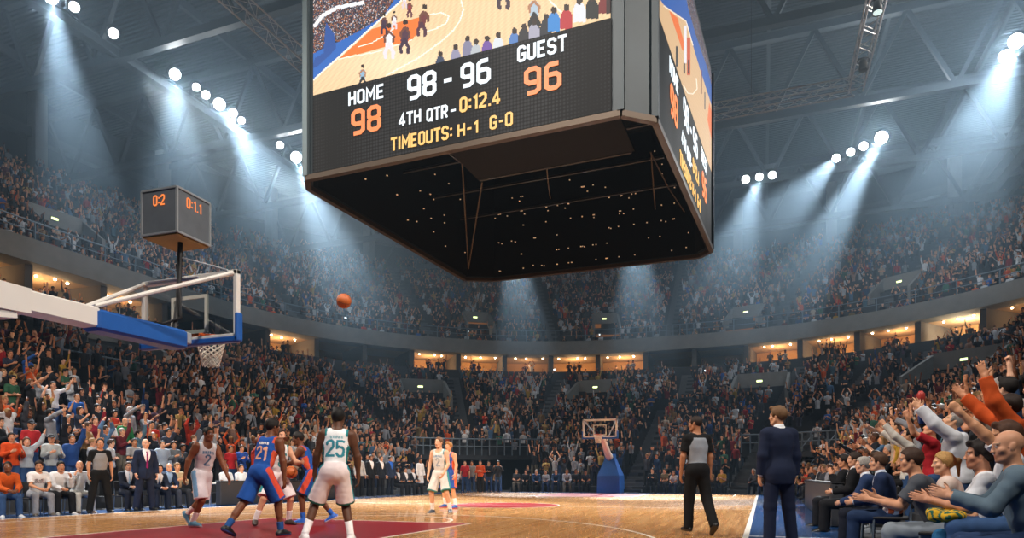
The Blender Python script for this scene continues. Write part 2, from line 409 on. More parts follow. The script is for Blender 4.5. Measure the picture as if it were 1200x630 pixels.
def body_mesh(J, vox, skin=(1, 1, 1), paint=None, legs=True):
    F = Field(); s = J['s']; m = J['mus']; g = J['g']
    torso(F, J)
    for S in 'LR':
        sh, el, wr = J['sh' + S], J['el' + S], J['wr' + S]; f = J['fo' + S]
        F.cap(sh, sh + (el - sh) * .35, .056 * s * m, .05 * s * m, .04)
        F.cap(sh, el, .049 * s * m, .038 * s * m, .03)
        F.cap(el, el + (wr - el) * .4, .039 * s * m, .038 * s * m, .02); F.cap(el, wr, .038 * s * m, .026 * s, .02)
        hand(F, J, S)
        if legs:
            h, kn, an, fd = J['hip' + S], J['knee' + S], J['ank' + S], J['foot' + S]
            F.cap(h, kn, .083 * s * (m * .5 + .5) + .012 * J['fat'], .056 * s, .05)
            F.cap(kn, an, .052 * s, .036 * s, .03)
            F.cap(kn + (an - kn) * .15 - fd * .012 * s, kn + (an - kn) * .5 - fd * .012 * s, .05 * s * (m * .6 + .4), .045 * s, .03)
            F.cap(an, an + fd * .08 * s - V3(0, 0, .05 * s), .032 * s, .022 * s, .015)
    # neck and head
    hx, hy, hz = J['hx'], J['hy'], J['hz']; H = (hx, hy, hz); e = lambda x, y, z, r, k=.02, op='u': F.ell(hpt(J, x, y, z), H, [q * s for q in r], k, op)
    F.cap(J['neck'] - J['tz'] * .03 * s, hpt(J, 0, -.015, -.05), (.062 if not J['fem'] else .05) * s * (m * .4 + .6), (.055 if not J['fem'] else .047) * s, .03)
    e(0, -.012, .03, (.074, .096, .09)); e(0, .016, -.04, (.06, .074, .078), .03); F.cap(hpt(J, -.018, .06, -.098), hpt(J, .018, .06, -.098), .022 * s, None, .025)
    for sg in (-1, 1):
        e(sg * .042, .052, -.025, (.026, .026, .024)); F.cap(hpt(J, sg * .058, .0, -.05), hpt(J, sg * .035, .04, -.095), .018 * s, .018 * s, .025)
        e(sg * .031, .094, .004, (.017, .016, .011), .010, 's'); e(sg * .031, .078, .004, (.0125, .0125, .0115), .003)
        F.cap(hpt(J, sg * .014, .087, .024), hpt(J, sg * .046, .078, .023), .0095 * s, .008 * s, .012)
        F.ell(hpt(J, sg * .076, -.008, -.004), (hx, (hy * .95 + hz * .3).normalized(), (hz * .95 - hy * .3).normalized()), [.009 * s, .020 * s, .033 * s], .008)
        e(sg * .011, .098, -.034, (.0085, .011, .0085), .008)
    F.cap(hpt(J, 0, .086, .014), hpt(J, 0, .1025, -.03), .0085 * s, .0115 * s, .012)
    F.cap(hpt(J, -.018, .081, -.061), hpt(J, .018, .081, -.061), .0085 * s, None, .008); F.cap(hpt(J, -.014, .079, -.074), hpt(J, .014, .079, -.074), .0085 * s, None, .008)
    e(0, .096, -.0675, (.03, .012, .0025 if not J.get('mouth') else .012), .004, 's')
    v, f = F.build(vox)
    d = v - np.array(J['hc']); q = np.stack([d @ np.array(a) for a in H], 1) / s; x, y, z = q.T
    C = np.tile(np.array(skin, float), (len(v), 1)); face = (y > .02) & (np.abs(x) < .085) & (np.abs(z) < .16)
    browc = np.array(J.get('browc', (.5, .42, .38)))
    br = face & (np.abs(z - .0265) < .0045) & (np.abs(x) > .012) & (np.abs(x) < .052); C[br] *= browc
    for sg in (-1, 1):
        r = np.hypot(x - sg * .031, z - .004); ey = face & (r < .0125) & (np.abs(z - .004) < .0075) & (y > .07)
        C[ey] = .62; C[face & (np.hypot(x - sg * .031, z - .004) < .0062) & (y > .07)] = .03
    lp = face & (np.abs(x) < .024) & (np.abs(z + .0675) < .0135 - np.abs(x) * .25); C[lp] *= np.array((.82, .56, .53))
    if J.get('mouth'): C[face & (np.abs(x) < .019) & (np.abs(z + .0675) < .009) & (y > .05)] *= .12
    if J.get('beard'):
        bd = np.clip((-.05 + np.abs(x) * .42 - z) / .02, 0, 1) * np.clip((z + .15) / .02, 0, 1) * np.clip((y - .0) / .03, 0, 1) * ~lp * (np.abs(x) < .09); C *= 1 - bd[:, None] * (1 - np.array(J['beard']))
    if paint: C = paint(v, C, J)
    return v, f, C

def hair_mesh(J, vox, kind, col):
    if kind in (None, 'bald'): return None
    s = J['s']; F = Field(); hx, hy, hz = J['hx'], J['hy'], J['hz']; H = (hx, hy, hz); c = hpt(J, 0, -.012, .03)
    t = {'buzz': .005, 'short': .014, 'side': .018, 'curly': .026, 'afro': .045, 'long': .018, 'pony': .014, 'cap': .012, 'thick': .022}[kind]
    F.ell(c, H, [.074 * s + t, .096 * s + t, .09 * s + t * 1.2], .01)
    pl = nrm(hy * .70 - hz * .72); p0 = hpt(J, 0, .078, .078)           # hairline: from the forehead down behind the ears
    if kind in ('buzz', 'short', 'side', 'thick', 'curly', 'afro', 'cap'):
        F.p[-1] = F.p[-1][:6] + ([(p0, pl), (hpt(J, 0, 0, -.055), -hz)],) + F.p[-1][7:]
        if kind != 'cap':
            for sg in (-1, 1): F.ell(hpt(J, sg * .072, .03, .03), H, [.012 * s, .022 * s, .045 * s], .012)
        if kind in ('side', 'thick'): F.cap(hpt(J, -.035, .075, .105), hpt(J, .04, .07, .108), .026 * s, .022 * s, .02)
        if kind == 'curly':
            for i in range(26):
                a = i * 2.4; zz = .02 + .1 * ((i * 7) % 13) / 13; rr = .085 if zz < .08 else .06
                F.ell(hpt(J, math.cos(a) * rr * .85, -.012 + math.sin(a) * rr if math.sin(a) < .6 else .06, zz + .01), H, [.022 * s] * 3, .008)
        if kind == 'cap':
            F.p = []; F.ell(hpt(J, 0, -.012, .04), H, [.084 * s, .106 * s, .092 * s], .01, clip=[(hpt(J, 0, 0, .035), -hz)])
            F.ell(hpt(J, 0, .11, .045), (hx, (hy - hz * .2).normalized(), (hz + hy * .2).normalized()), [.07 * s, .085 * s, .009 * s], .012)
    else:
        F.p[-1] = F.p[-1][:6] + ([(p0, pl)],) + F.p[-1][7:]
        if kind == 'long':
            for sg in (-1, 1):
                F.cap(hpt(J, sg * .07, -.02, .03), hpt(J, sg * .075, -.035, -.15), .032 * s, .03 * s, .03)
            F.cap(hpt(J, 0, -.085, .03), hpt(J, 0, -.085, -.19), .055 * s, .045 * s, .04)
        else:
            F.cap(hpt(J, 0, -.10, .04), hpt(J, 0, -.145, .03), .03 * s, .028 * s, .02); F.cap(hpt(J, 0, -.145, .03), hpt(J, 0, -.15, -.14), .03 * s, .012 * s, .02)
            for sg in (-1, 1): F.ell(hpt(J, sg * .07, -.02, .01), H, [.014 * s, .045 * s, .05 * s], .02)
    v, f = F.build(vox, ripple=.003 if kind not in ('buzz', 'cap') else 0)
    return v, f, np.tile(np.array(col, float), (len(v), 1))

def top_mesh(J, vox, kind, col, paint=None, seated=False):
    s = J['s']; F = Field(); off = {'jersey': .017, 'tee': .018, 'long': .022, 'jacket': .028, 'shirt': .020, 'ref': .018, 'hoodie': .03}[kind]
    torso(F, J, off)
    for S in 'LR':
        sh, el, wr = J['sh' + S], J['el' + S], J['wr' + S]; d1 = (el - sh).normalized(); d2 = (wr - el).normalized()
        o = off * .95; m = J['mus']
        if kind == 'jersey': continue
        if kind in ('tee', 'ref'):
            e = sh + (el - sh) * .74
            F.cap(sh, sh + (el - sh) * .95, .048 * s * m + o, .047 * s * m + o * 1.2, .03, clip=[(e, d1)])
        else:
            F.cap(sh, el, .05 * s * m + o, .042 * s * m + o, .035)
            e = wr - d2 * .005 * s
            F.cap(el, wr + d2 * .03, .042 * s * m + o, .03 * s + o, .03, clip=[(e, d2)])
    if kind == 'hoodie': F.ell(tpt(J, 0, -.1, .5), (J['tx'], J['ty'], J['tz']), [.1 * s, .06 * s, .07 * s], .03)
    tz = J['tz']
    if not seated:
        hem = {'jersey': .0, 'tee': -.06, 'long': -.06, 'jacket': -.17, 'shirt': .04, 'ref': .07, 'hoodie': -.07}[kind]
        if hem < -.02:
            w = .02 if kind == 'jacket' else .008
            F.ell(J['pel'] - V3(0, 0, .04 * s), (J['pr'], J['pf'], V3(0, 0, 1)), [.16 * s * J['g'] + off + w, .118 * s + off + w, .26 * s], .04)
    else: hem = {'jacket': -.04}.get(kind, -.01)
    up = (tz + V3(0, 0, 1)).normalized()
    cuts = [(J['pel'] + up * hem * s, -up)]
    F.cap(J['neck'] - tz * .01 * s, hpt(J, 0, -.015, -.03), .074 * s * (1 if kind != 'jersey' else .95), .07 * s, .01, op='s') if kind != 'jersey' else None
    if kind == 'jersey':
        for sg in (-1, 1):
            F.ell(tpt(J, sg * .215 * J['g'], .01, .44), (J['tx'], J['ty'], J['tz']), [.075 * s, .3 * s, .15 * s], .015, op='s')
        F.ell(tpt(J, 0, .06, .555), (J['tx'], J['ty'], J['tz']), [.085 * s, .16 * s, .10 * s], .012, op='s')
    if kind == 'jacket':                                   # the open front: a wedge from the waist button to the neck
        for sg in (-1, 1):
            a, b = tpt(J, 0, .16, .16), tpt(J, sg * .06, .10, .56)
            F.cap(a, b, .012 * s, .055 * s, .008, op='s')
        F.cap(tpt(J, 0, .15, .2), tpt(J, 0, .10, .56), .02 * s, .06 * s, .008, op='s')
        F.cap(tpt(J, 0, .15, .14), tpt(J, 0, .19, -.25), .004 * s, .06 * s, .008, op='s')
    v, f = F.build(vox, cuts, ripple={'ref': .0015, 'jacket': .0012, 'jersey': .0025}.get(kind, .003))
    C = np.tile(np.array(col, float), (len(v), 1))
    if paint: C = paint(v, C, J)
    return v, f, C

def shirtfront_mesh(J, vox, col):
    """a dress shirt under the jacket: chest, collar ring and cuffs"""
    s = J['s']; F = Field(); torso(F, J, .019, chestonly=True)
    F.cap(J['neck'] - J['tz'] * .02 * s, J['neck'] + (J['hc'] - J['neck']) * .2, .074 * s, .068 * s, .012)
    for S in 'LR':
        d2 = (J['wr' + S] - J['el' + S]).normalized(); e = J['wr' + S] + d2 * .012 * s
        F.cap(J['wr' + S] - d2 * .06 * s, J['wr' + S] + d2 * .05 * s, .036 * s, .036 * s, .005, clip=[(e, d2)])
    v, f = F.build(vox, ()); return v, f, np.tile(np.array(col, float), (len(v), 1))

def tie_mesh(J, vox, col):
    s = J['s']; F = Field(); T = (J['tx'], J['ty'], J['tz'])
    p = [tpt(J, 0, y, z) for y, z in ((.088, .50), (.125, .43), (.143, .36), (.142, .28), (.13, .19), (.13, .12))]
    F.ell(p[0], T, [.02 * s, .016 * s, .02 * s], .006)
    for i in range(5): F.cap(p[i], p[i + 1], (.013 + .003 * i) * s, (.016 + .003 * i) * s, .01)
    v, f = F.build(vox); return v, f, np.tile(np.array(col, float), (len(v), 1))

def bottom_mesh(J, vox, kind, col, paint=None):
    s = J['s']; F = Field(); g = J['g']; off = .022 if kind != 'shorts' else .026
    F.ell(J['pel'] - J['pf'] * .012 * s, (J['pr'], J['pf'], V3(0, 0, 1)), [.160 * s * g + off + .02 * J['fat'], .114 * s + off + .03 * J['fat'], .135 * s + off], .05)
    cuts = []
    for S in 'LR':
        h, kn, an = J['hip' + S], J['knee' + S], J['ank' + S]; d1 = (kn - h).normalized(); d2 = (an - kn).normalized()
        if kind == 'shorts':
            F.cap(h, kn, .104 * s, .122 * s, .045, clip=[(h + (kn - h) * .93, d1)])
        else:
            w = {'trousers': .020, 'jeans': .015, 'slim': .010}[kind]
            F.cap(h, kn, .086 * s + w, .062 * s + w, .05)
            F.cap(kn, an + d2 * .06 * s, .060 * s + w, .050 * s + w * 1.2, .03, clip=[(an + d2 * .035 * s, d2)])
    up = (J['tz'] + V3(0, 0, 2)).normalized(); cuts = [(J['pel'] + up * .115 * s, up)]
    v, f = F.build(vox, cuts, ripple={'shorts': .002, 'trousers': .0016}.get(kind, .003))
    C = np.tile(np.array(col, float), (len(v), 1))
    if paint: C = paint(v, C, J)
    return v, f, C

def shoe_mesh(J, vox, S, col, sole, high=.0):
    s = J['s']; F = Field(); an, fd = J['ank' + S], J['foot' + S]
    side = fd.cross(V3(0, 0, 1)).normalized(); up = side.cross(fd).normalized()
    b = an - up * .05 * s
    F.cap(b - fd * .045 * s, b + fd * .05 * s, .042 * s, .044 * s, .03); F.cap(b + fd * .03 * s - up * .004 * s, b + fd * .165 * s - up * .012 * s, .044 * s, .034 * s, .03)
    F.cap(an - up * .018 * s + fd * .02 * s, b + fd * .10 * s + up * .004 * s, .040 * s, .036 * s, .025)
    F.cap(b, an + up * (.02 + high) * s, .043 * s, .044 * s, .03, clip=[(an + up * (.005 + high) * s, up)])
    v, f = F.build(vox, [(an - up * .085 * s, -up)])
    C = np.tile(np.array(col, float), (len(v), 1)); h = (v - np.array(an)) @ np.array(up) / s
    C[h < -.062] = sole
    return v, f, C

def sock_mesh(J, vox, S, col, h=.16):
    s = J['s']; F = Field(); an, kn = J['ank' + S], J['knee' + S]; d = (kn - an).normalized(); e = an + d * h * s
    F.cap(an - d * .02 * s, an + d * (h + .06) * s, .043 * s, .054 * s, .01, clip=[(e, d)])
    v, f = F.build(vox); return v, f, np.tile(np.array(col, float), (len(v), 1))

PEOPLE = []
def person(label, loc, rz, pose, skin='d9a07c', top=None, bottom=None, hair=None, shoes=None, socks=None, suit=None, vox=.010, group=None, tint=None, paints={}):
    """label, place, heading; garments as (kind, hex colour); built as Empty > body, hair, garments, shoes"""
    J = solve(pose); seated = J['seat'] is not None
    hc = hexc
    t = thing('person', label, 'person', loc, rz, group)
    def part(name, got, m, tintcol=None):
        if got is None: return None
        v, f, C = got
        return link(name, mesh_np(name, v, f, True, col=C), m, t)
    J['browc'] = tuple(min(1, .25 + c * 1.2 / max(.02, b)) for c, b in zip(hc(hair[1]) if hair else (.1, .08, .06), hc(skin)))
    part('body', body_mesh(J, vox, hc(skin)), SKIN)
    if hair and hair[0] != 'bald': part('hair' if hair[0] != 'cap' else 'cap', hair_mesh(J, max(vox, .008), hair[0], hc(hair[1])), HAIR if hair[0] != 'cap' else PAINT)
    nm = {'jersey': 'jersey', 'tee': 't_shirt', 'long': 'sweater', 'jacket': 'suit_jacket', 'shirt': 'shirt', 'ref': 'referee_shirt', 'hoodie': 'hoodie'}
    if top: part(nm[top[0]], top_mesh(J, vox, top[0], hc(top[1]), paints.get('top'), seated), PAINT)
    if suit:
        part('dress_shirt', shirtfront_mesh(J, vox, hc(suit[0])), PAINT)
        if suit[1]: part('necktie', tie_mesh(J, min(vox, .008), hc(suit[1])), PAINT)
    if bottom: part({'shorts': 'shorts', 'trousers': 'trousers', 'jeans': 'jeans', 'slim': 'trousers'}[bottom[0]], bottom_mesh(J, vox, bottom[0], hc(bottom[1]), paints.get('bottom')), PAINT)
    if shoes:
        for S in 'LR': part('shoe', shoe_mesh(J, min(vox, .009), S, hc(shoes[0]), hc(shoes[1]), shoes[2] if len(shoes) > 2 else 0), SHOE)
    if socks:
        for S in 'LR': part('sock', sock_mesh(J, min(vox, .009), S, hc(socks[0]), socks[1]), PAINT)
    PEOPLE.append((t, J)); return t, J

def world_pt(loc, rz, p):
    c, s = math.cos(rz), math.sin(rz); return Vector((loc[0] + c * p.x - s * p.y, loc[1] + s * p.x + c * p.y, loc[2] + p.z))

def heading(fx, fy): return math.atan2(-fx, fy)
# ================================================================== the hall
CONC = mat('grey_concrete', hexc('7a7976'), .85, noise=.12, nscale=1.5, bump=.15)
DARKC = mat('dark_concrete_steps', hexc('34373c'), .9, noise=.15, nscale=2)
STEEL = mat('painted_roof_steel', hexc('3a444c'), .5, metal=.2, noise=.1, nscale=2)
ALU = mat('aluminium_truss', hexc('b4b6ba'), .4, metal=.35, noise=.05)
RAILM = mat('steel_rail', hexc('6a7884'), .45, metal=.3)
BLACK = mat('matt_black', (.012, .012, .014), .6, noise=.2)
WHITEP = mat('white_lacquer', hexc('e2ddd6'), .35, noise=.03, nscale=3)
BLUEPAD = mat('blue_vinyl_padding', hexc('1c58a6'), .45, noise=.06, nscale=8, bump=.1)
LINEP = mat('white_court_paint', hexc('f2ebe0'), .3, coat=.3)

# ---- floor
def wood_mat():
    m = mat('maple_court_planks', (.5, .3, .15), .24, spec=.5, coat=.35)
    nt = m.node_tree; b = nt.nodes['Principled BSDF']; tc = nt.nodes.new('ShaderNodeTexCoord')
    mp = nt.nodes.new('ShaderNodeMapping'); mp.inputs['Rotation'].default_value = (0, 0, PI / 2); nt.links.new(tc.outputs['Object'], mp.inputs[0])
    br = nt.nodes.new('ShaderNodeTexBrick'); nt.links.new(mp.outputs[0], br.inputs['Vector'])
    br.inputs['Scale'].default_value = 1; br.inputs['Brick Width'].default_value = 1.6; br.inputs['Row Height'].default_value = .075; br.inputs['Mortar Size'].default_value = .0016
    br.inputs['Color1'].default_value = (*hexc('c99458'), 1); br.inputs['Color2'].default_value = (*hexc('b27a40'), 1); br.inputs['Mortar'].default_value = (*hexc('9a6a3c'), 1); br.offset = .37
    nz = nt.nodes.new('ShaderNodeTexNoise'); nz.inputs['Scale'].default_value = 1.2; nz.inputs['Detail'].default_value = 8
    mp2 = nt.nodes.new('ShaderNodeMapping'); mp2.inputs['Scale'].default_value = (9, .6, 1); nt.links.new(tc.outputs['Object'], mp2.inputs[0]); nt.links.new(mp2.outputs[0], nz.inputs['Vector'])
    mr = nt.nodes.new('ShaderNodeMapRange'); mr.inputs[1].default_value = .3; mr.inputs[2].default_value = .7; mr.inputs[3].default_value = .82; mr.inputs[4].default_value = 1.12; nt.links.new(nz.outputs[0], mr.inputs[0])
    mx = nt.nodes.new('ShaderNodeMix'); mx.data_type = 'RGBA'; mx.blend_type = 'MULTIPLY'; mx.inputs[0].default_value = 1
    nt.links.new(br.outputs['Color'], mx.inputs[6]); nt.links.new(mr.outputs[0], mx.inputs[7]); nt.links.new(mx.outputs[2], b.inputs['Base Color'])
    mr2 = nt.nodes.new('ShaderNodeMapRange'); mr2.inputs[3].default_value = .18; mr2.inputs[4].default_value = .34; nt.links.new(nz.outputs[0], mr2.inputs[0]); nt.links.new(mr2.outputs[0], b.inputs['Roughness'])
    return m
HWC, HLC = 7.62, 14.33
structure('floor', MB().box(-60, 45, -12, 85, -.3, -.012), DARKC)
structure('floor_court', MB().box(CX0 - HWC, CX0 + HWC, CY0 - HLC, CY0 + HLC, -.012, 0), wood_mat())
mb = MB(); B1 = 1.55
for r in ((CX0 - HWC - 1.9, CX0 - HWC, CY0 - HLC - 4, CY0 + HLC + B1), (CX0 + HWC, CX0 + HWC + 2.6, CY0 - HLC - 4, CY0 + HLC + B1), (CX0 - HWC, CX0 + HWC, CY0 + HLC, CY0 + HLC + B1), (CX0 - HWC, CX0 + HWC, CY0 - HLC - 4, CY0 - HLC)):
    mb.box(*r, -.012, -.001)
structure('floor_blue_apron', mb, mat('blue_apron_paint', hexc('1f4f8a'), .22, spec=.5, coat=.4, noise=.06, nscale=3))

def arc_strip(mb, cx, cy, r, a0, a1, w, z, n=48):
    P = []
    for i in range(n + 1):
        a = math.radians(a0 + (a1 - a0) * i / n); P.append((math.cos(a), math.sin(a)))
    for i in range(n):
        (c0, s0), (c1, s1) = P[i], P[i + 1]
        mb.quad((cx + c0 * (r - w / 2), cy + s0 * (r - w / 2), z), (cx + c0 * (r + w / 2), cy + s0 * (r + w / 2), z), (cx + c1 * (r + w / 2), cy + s1 * (r + w / 2), z), (cx + c1 * (r - w / 2), cy + s1 * (r - w / 2), z))
RED = mat('dark_red_court_paint', hexc('86161f'), .34, spec=.22, noise=.08, nscale=4)
mb = MB(); LN = MB(); z1, z2, lw = .0012, .0024, .06
mb.add([(CX0 + 1.83 * math.cos(2 * PI * i / 64), CY0 - .6 + 1.83 * math.sin(2 * PI * i / 64), z1) for i in range(64)], [tuple(range(64))])
arc_strip(LN, CX0, CY0 - .6, 1.83, 0, 360, lw, z2, 80)
for e in (-1, 1):
    yb = CY0 + e * HLC; yf = yb - e * 5.80
    a, b = sorted((yb, yf))
    mb.box(CX0 - 2.44, CX0 + 2.44, a, b, 0, z1)
    for sx in (-1, 1): LN.box(CX0 + sx * 2.44 - lw / 2, CX0 + sx * 2.44 + lw / 2, a, b, z1, z2)
    LN.box(CX0 - 2.44, CX0 + 2.44, yf - lw / 2, yf + lw / 2, z1, z2)
    arc_strip(LN, CX0, yf, 1.83, 0 if e < 0 else 180, 180 if e < 0 else 360, lw, z2)
    hy = yb - e * 1.6; r3 = 6.75; sx0 = 6.6; dy = math.sqrt(r3 * r3 - sx0 * sx0); aa = math.degrees(math.atan2(dy, sx0))
    arc_strip(LN, CX0, hy, r3, aa if e < 0 else 180 + aa, 180 - aa if e < 0 else 360 - aa, lw, z2, 80)
    for sx in (-1, 1):
        a, b = sorted((yb, hy - e * dy)); LN.box(CX0 + sx * sx0 - lw / 2, CX0 + sx * sx0 + lw / 2, a, b, z1, z2)
    LN.box(CX0 - HWC, CX0 + HWC, yb - lw / 2, yb + lw / 2, z1, z2)
for sx in (-1, 1): LN.box(CX0 + sx * HWC - .045, CX0 + sx * HWC + .045, CY0 - HLC, CY0 + HLC, z1, z2)
LN.box(CX0 - HWC, CX0 + HWC, CY0 - .6 - lw / 2, CY0 - .6 + lw / 2, z1, z2)
LN.box(CX0 + HWC, CX0 + HWC + 2.3, 11.1, 11.16, 0, z2)
structure('floor_red_paint', mb, RED); structure('floor_white_lines', LN, LINEP)

# ---- the seating bowl: curves offset from the court, all with the same stations
N1, N2, N3 = 40, 30, 16
def curve(a, b, r, y0=-27.):
    P = [(-a, y0 + (b - r - y0) * i / N1) for i in range(N1)]
    P += [(-a + r - r * math.cos(t), b - r + r * math.sin(t)) for t in (PI / 2 * i / N2 for i in range(N2))]
    P += [(-(a - r) + 2 * (a - r) * i / N3, b) for i in range(N3)]
    P += [(a - r + r * math.sin(t), b - r + r * math.cos(t)) for t in (PI / 2 * i / N2 for i in range(N2))]
    P += [(a, b - r + (y0 - b + r) * i / N1) for i in range(N1 + 1)]
    return np.array(P) + (CX0, CY0)
C0, C1 = curve(9.3, 15.75, 4.), curve(30, 42.9, 27.5)
C2, C3 = curve(31.0, 43.9, 28.5), curve(50, 62, 44)
NT = len(C0)
LROWS, UROWS = 24, 20
def lowh(u): return 10.4 * (u ** 1.08)
def lowc(u): return C0 + (C1 - C0) * u
def uph(u): return 13.6 + 13.2 * u
def upc(u): return C2 + (C3 - C2) * u
TUNNELS = []                       # (station range, first row kept): floor-level openings in the two far corners
def station_of(px, py, cf, hf):
    best = None
    for u in np.linspace(0, 1, 41):
        c = cf(u); h = hf(u)
        for i in range(NT - 1):
            for k in (0, .5):
                q = c[i] * (1 - k) + c[i + 1] * k; x, y, zc = project(q[0], q[1], h)
                if zc < 1: continue
                d = (x - px) ** 2 + (y - py) ** 2
                if best is None or d < best[0]: best = (d, i + k, u)
    return best[1], best[2]
def cpoint(c, t): i = min(int(t), NT - 2); k = t - i; return c[i] * (1 - k) + c[i + 1] * k

tA, _ = station_of(515, 530, lowc, lowh); tB, _ = station_of(612, 540, lowc, lowh)
tC, _ = station_of(932, 545, lowc, lowh); tD, _ = station_of(1000, 535, lowc, lowh)
TUNNELS = [(N1 + 8, N1 + N2 - 3, 6), (N1 + N2 + N3 + 4, N1 + N2 + N3 + 17, 6)]
def first_row(t):
    for a, b, r in TUNNELS:
        if a <= t <= b: return r
    return 0

def steps_mesh(cf, hf, rows, name, low=True):
    V = []; Fc = []
    def strip(A, za, B, zb, rng):
        n0 = len(V); 
        for q in A: V.append((q[0], q[1], za))
        for q in B: V.append((q[0], q[1], zb))
        n = len(A)
        for i in rng: Fc.append((n0 + i, n0 + i + 1, n0 + n + i + 1, n0 + n + i))
    for i in range(rows):
        ca, cb = cf(i / rows), cf((i + 1) / rows); ha = hf(i / rows) if i else (0.0 if low else hf(0)); hb = hf((i + 1) / rows)
        keep = [k for k in range(NT - 1) if not low or i >= first_row(k + .5)]
        strip(ca, ha, cb, ha, keep); strip(cb, ha, cb, hb, keep)
    return np.array(V), np.array(Fc)
v, f = steps_mesh(lowc, lowh, LROWS, 'l'); structure('floor_lower_stand', mesh_np('lower', v, f), DARKC)
v, f = steps_mesh(upc, uph, UROWS, 'u', False); structure('floor_upper_stand', mesh_np('upper', v, f), DARKC)

def ribbon(mb, c, za, zb, d=0, rng=None, c2=None):
    c2 = c if c2 is None else c2
    for i in (rng or range(NT - 1)):
        mb.quad((*c[i], za), (*c[i + 1], za), (*c2[i + 1], zb), (*c2[i], zb))
def slab(mb, ca, cb, z0, z1):
    ribbon(mb, ca, z0, z1); ribbon(mb, cb, z0, z1); ribbon(mb, ca, z1, z1, c2=cb); ribbon(mb, ca, z0, z0, c2=cb)
# walls of the two corner tunnels, with the platform edge above
TW = MB()
for a, b, r in TUNNELS:
    c = lowc(r / LROWS); h = lowh(r / LROWS); c2 = lowc((r + 1.2) / LROWS)
    rg = range(int(a), int(b)); 
    for i in rg:
        TW.quad((*c2[i], 0), (*c2[i + 1], 0), (*c2[i + 1], h - .3), (*c2[i], h - .3))
        TW.quad((*c[i], h - .3), (*c[i + 1], h - .3), (*c[i + 1], h + .05), (*c[i], h + .05)); TW.quad((*c[i], h - .3), (*c[i + 1], h - .3), (*c2[i + 1], h - .3), (*c2[i], h - .3))
    for i in (int(a), int(b)):
        cc = [lowc(k / LROWS)[i] for k in range(r + 1)]
        for k in range(r): TW.quad((*cc[k], 0), (*cc[k + 1], 0), (*cc[k + 1], lowh(k / LROWS) + .3), (*cc[k], lowh(k / LROWS) + .3))
structure('wall_corner_tunnels', TW, mat('charcoal_tunnel_wall', hexc('2c3036'), .8))
# suites ring: floor, ceiling, back wall, fascia
CB = curve(35, 47.9, 32.5)
FZ0, FZ1 = 12.65, 13.95
mb = MB(); slab(mb, curve(29.6, 42.5, 27.1), curve(31.2, 44.1, 28.7), FZ0, FZ1)
structure('trim_1', mb, CONC)
mb = MB(); ribbon(mb, curve(31.2, 44.1, 28.7), FZ0 + .02, FZ0 + .02, c2=CB); structure('ceiling_suites', mb, mat('suite_ceiling', hexc('a58a6c'), .8))
mb = MB(); ribbon(mb, C1, 10.4, 10.4, c2=CB); structure('floor_suites', mb, DARKC)
mb = MB(); ribbon(mb, CB, 10.4, FZ0 + .05); structure('wall_suites', mb, mat('suite_back_wall', hexc('b98c58'), .75, noise=.1, nscale=1))
mb = MB(); slab(mb, C1, curve(30.15, 43.05, 27.65), 10.4, 11.05); structure('wall_suite_parapet', mb, mat('dark_parapet', hexc('2c2f34'), .7))
# partitions; which suites are lit comes from the photograph
CELLS = []
seg = 4.5; s = 0; last = None; T = [0.]
L = np.r_[0, np.cumsum(np.hypot(*(np.diff(C1, axis=0).T)))]
cells_t = [np.interp(q, L, np.arange(NT)) for q in np.arange(0, L[-1], seg)]
LITPX = [(-60, 50), (92, 190), (296, 346), (484, 536), (537, 665), (668, 746), (836, 918), (918, 976), (980, 1042), (1042, 1098), (1098, 1165), (1165, 1300)]
LAMPS = []
GLOW = mat('warm_downlight', (1, .8, .5), emit=(1, .72, .4), estr=28)
PART = MB()
for k in range(len(cells_t) - 1):
    ta, tb = cells_t[k], cells_t[k + 1]; a, b = cpoint(C1, ta), cpoint(CB, ta)
    d = (b - a) / np.linalg.norm(b - a); nr = np.array((-d[1], d[0])) * .22; a = a + d * .25
    PART.rings([[(*(a + nr), z), (*(b + nr), z), (*(b - nr), z), (*(a - nr), z)] for z in (10.4, FZ0 + .02)])
    tm = (ta + tb) / 2; m = (cpoint(C1, tm) + cpoint(CB, tm)) / 2; x, y, zc = project(m[0], m[1], 11.8)
    if zc > 5 and -120 < x < 1320 and any(p0 <= x <= p1 for p0, p1 in LITPX):
        CELLS.append((tm, m, x))
structure('wall_suite_partitions', PART, mat('suite_partition', hexc('5a5550'), .8))
for n_, (tm, m, x) in enumerate(CELLS):
    pl = bpy.data.lights.new('suite_light', 'POINT'); pl.energy = 190 if abs(x - 1130) > 40 else 420; pl.color = (1, .62, .30) if abs(x - 1130) > 40 else (1, .78, .5); pl.shadow_soft_size = .25
    o = bpy.data.objects.new('suite_light', pl); COL.objects.link(o); o.location = (*m, 11.7)
    for j in range(3):
        q = cpoint(C1, tm + (j - 1) * .8) * .72 + cpoint(CB, tm + (j - 1) * .8) * .28
        k = rnd.uniform(-.4, .4)
        LAMPS.append((q[0] + k, q[1], x))
for j, (x, y, px) in enumerate(LAMPS):
    mb = MB(); mb.rings([[(.09 * math.cos(2 * PI * i / 12), .09 * math.sin(2 * PI * i / 12), z) for i in range(12)] for z in (.0, -.06)])
    t = thing('downlight', 'warm ceiling downlight in a lit suite under the concrete balcony band', 'ceiling light', (x, y, FZ0), group='suite downlights')
    mb.obj('housing', ALU, t)
    MB().ball((0, 0, -.07), .085).obj('bulb', GLOW, t, smooth=True)

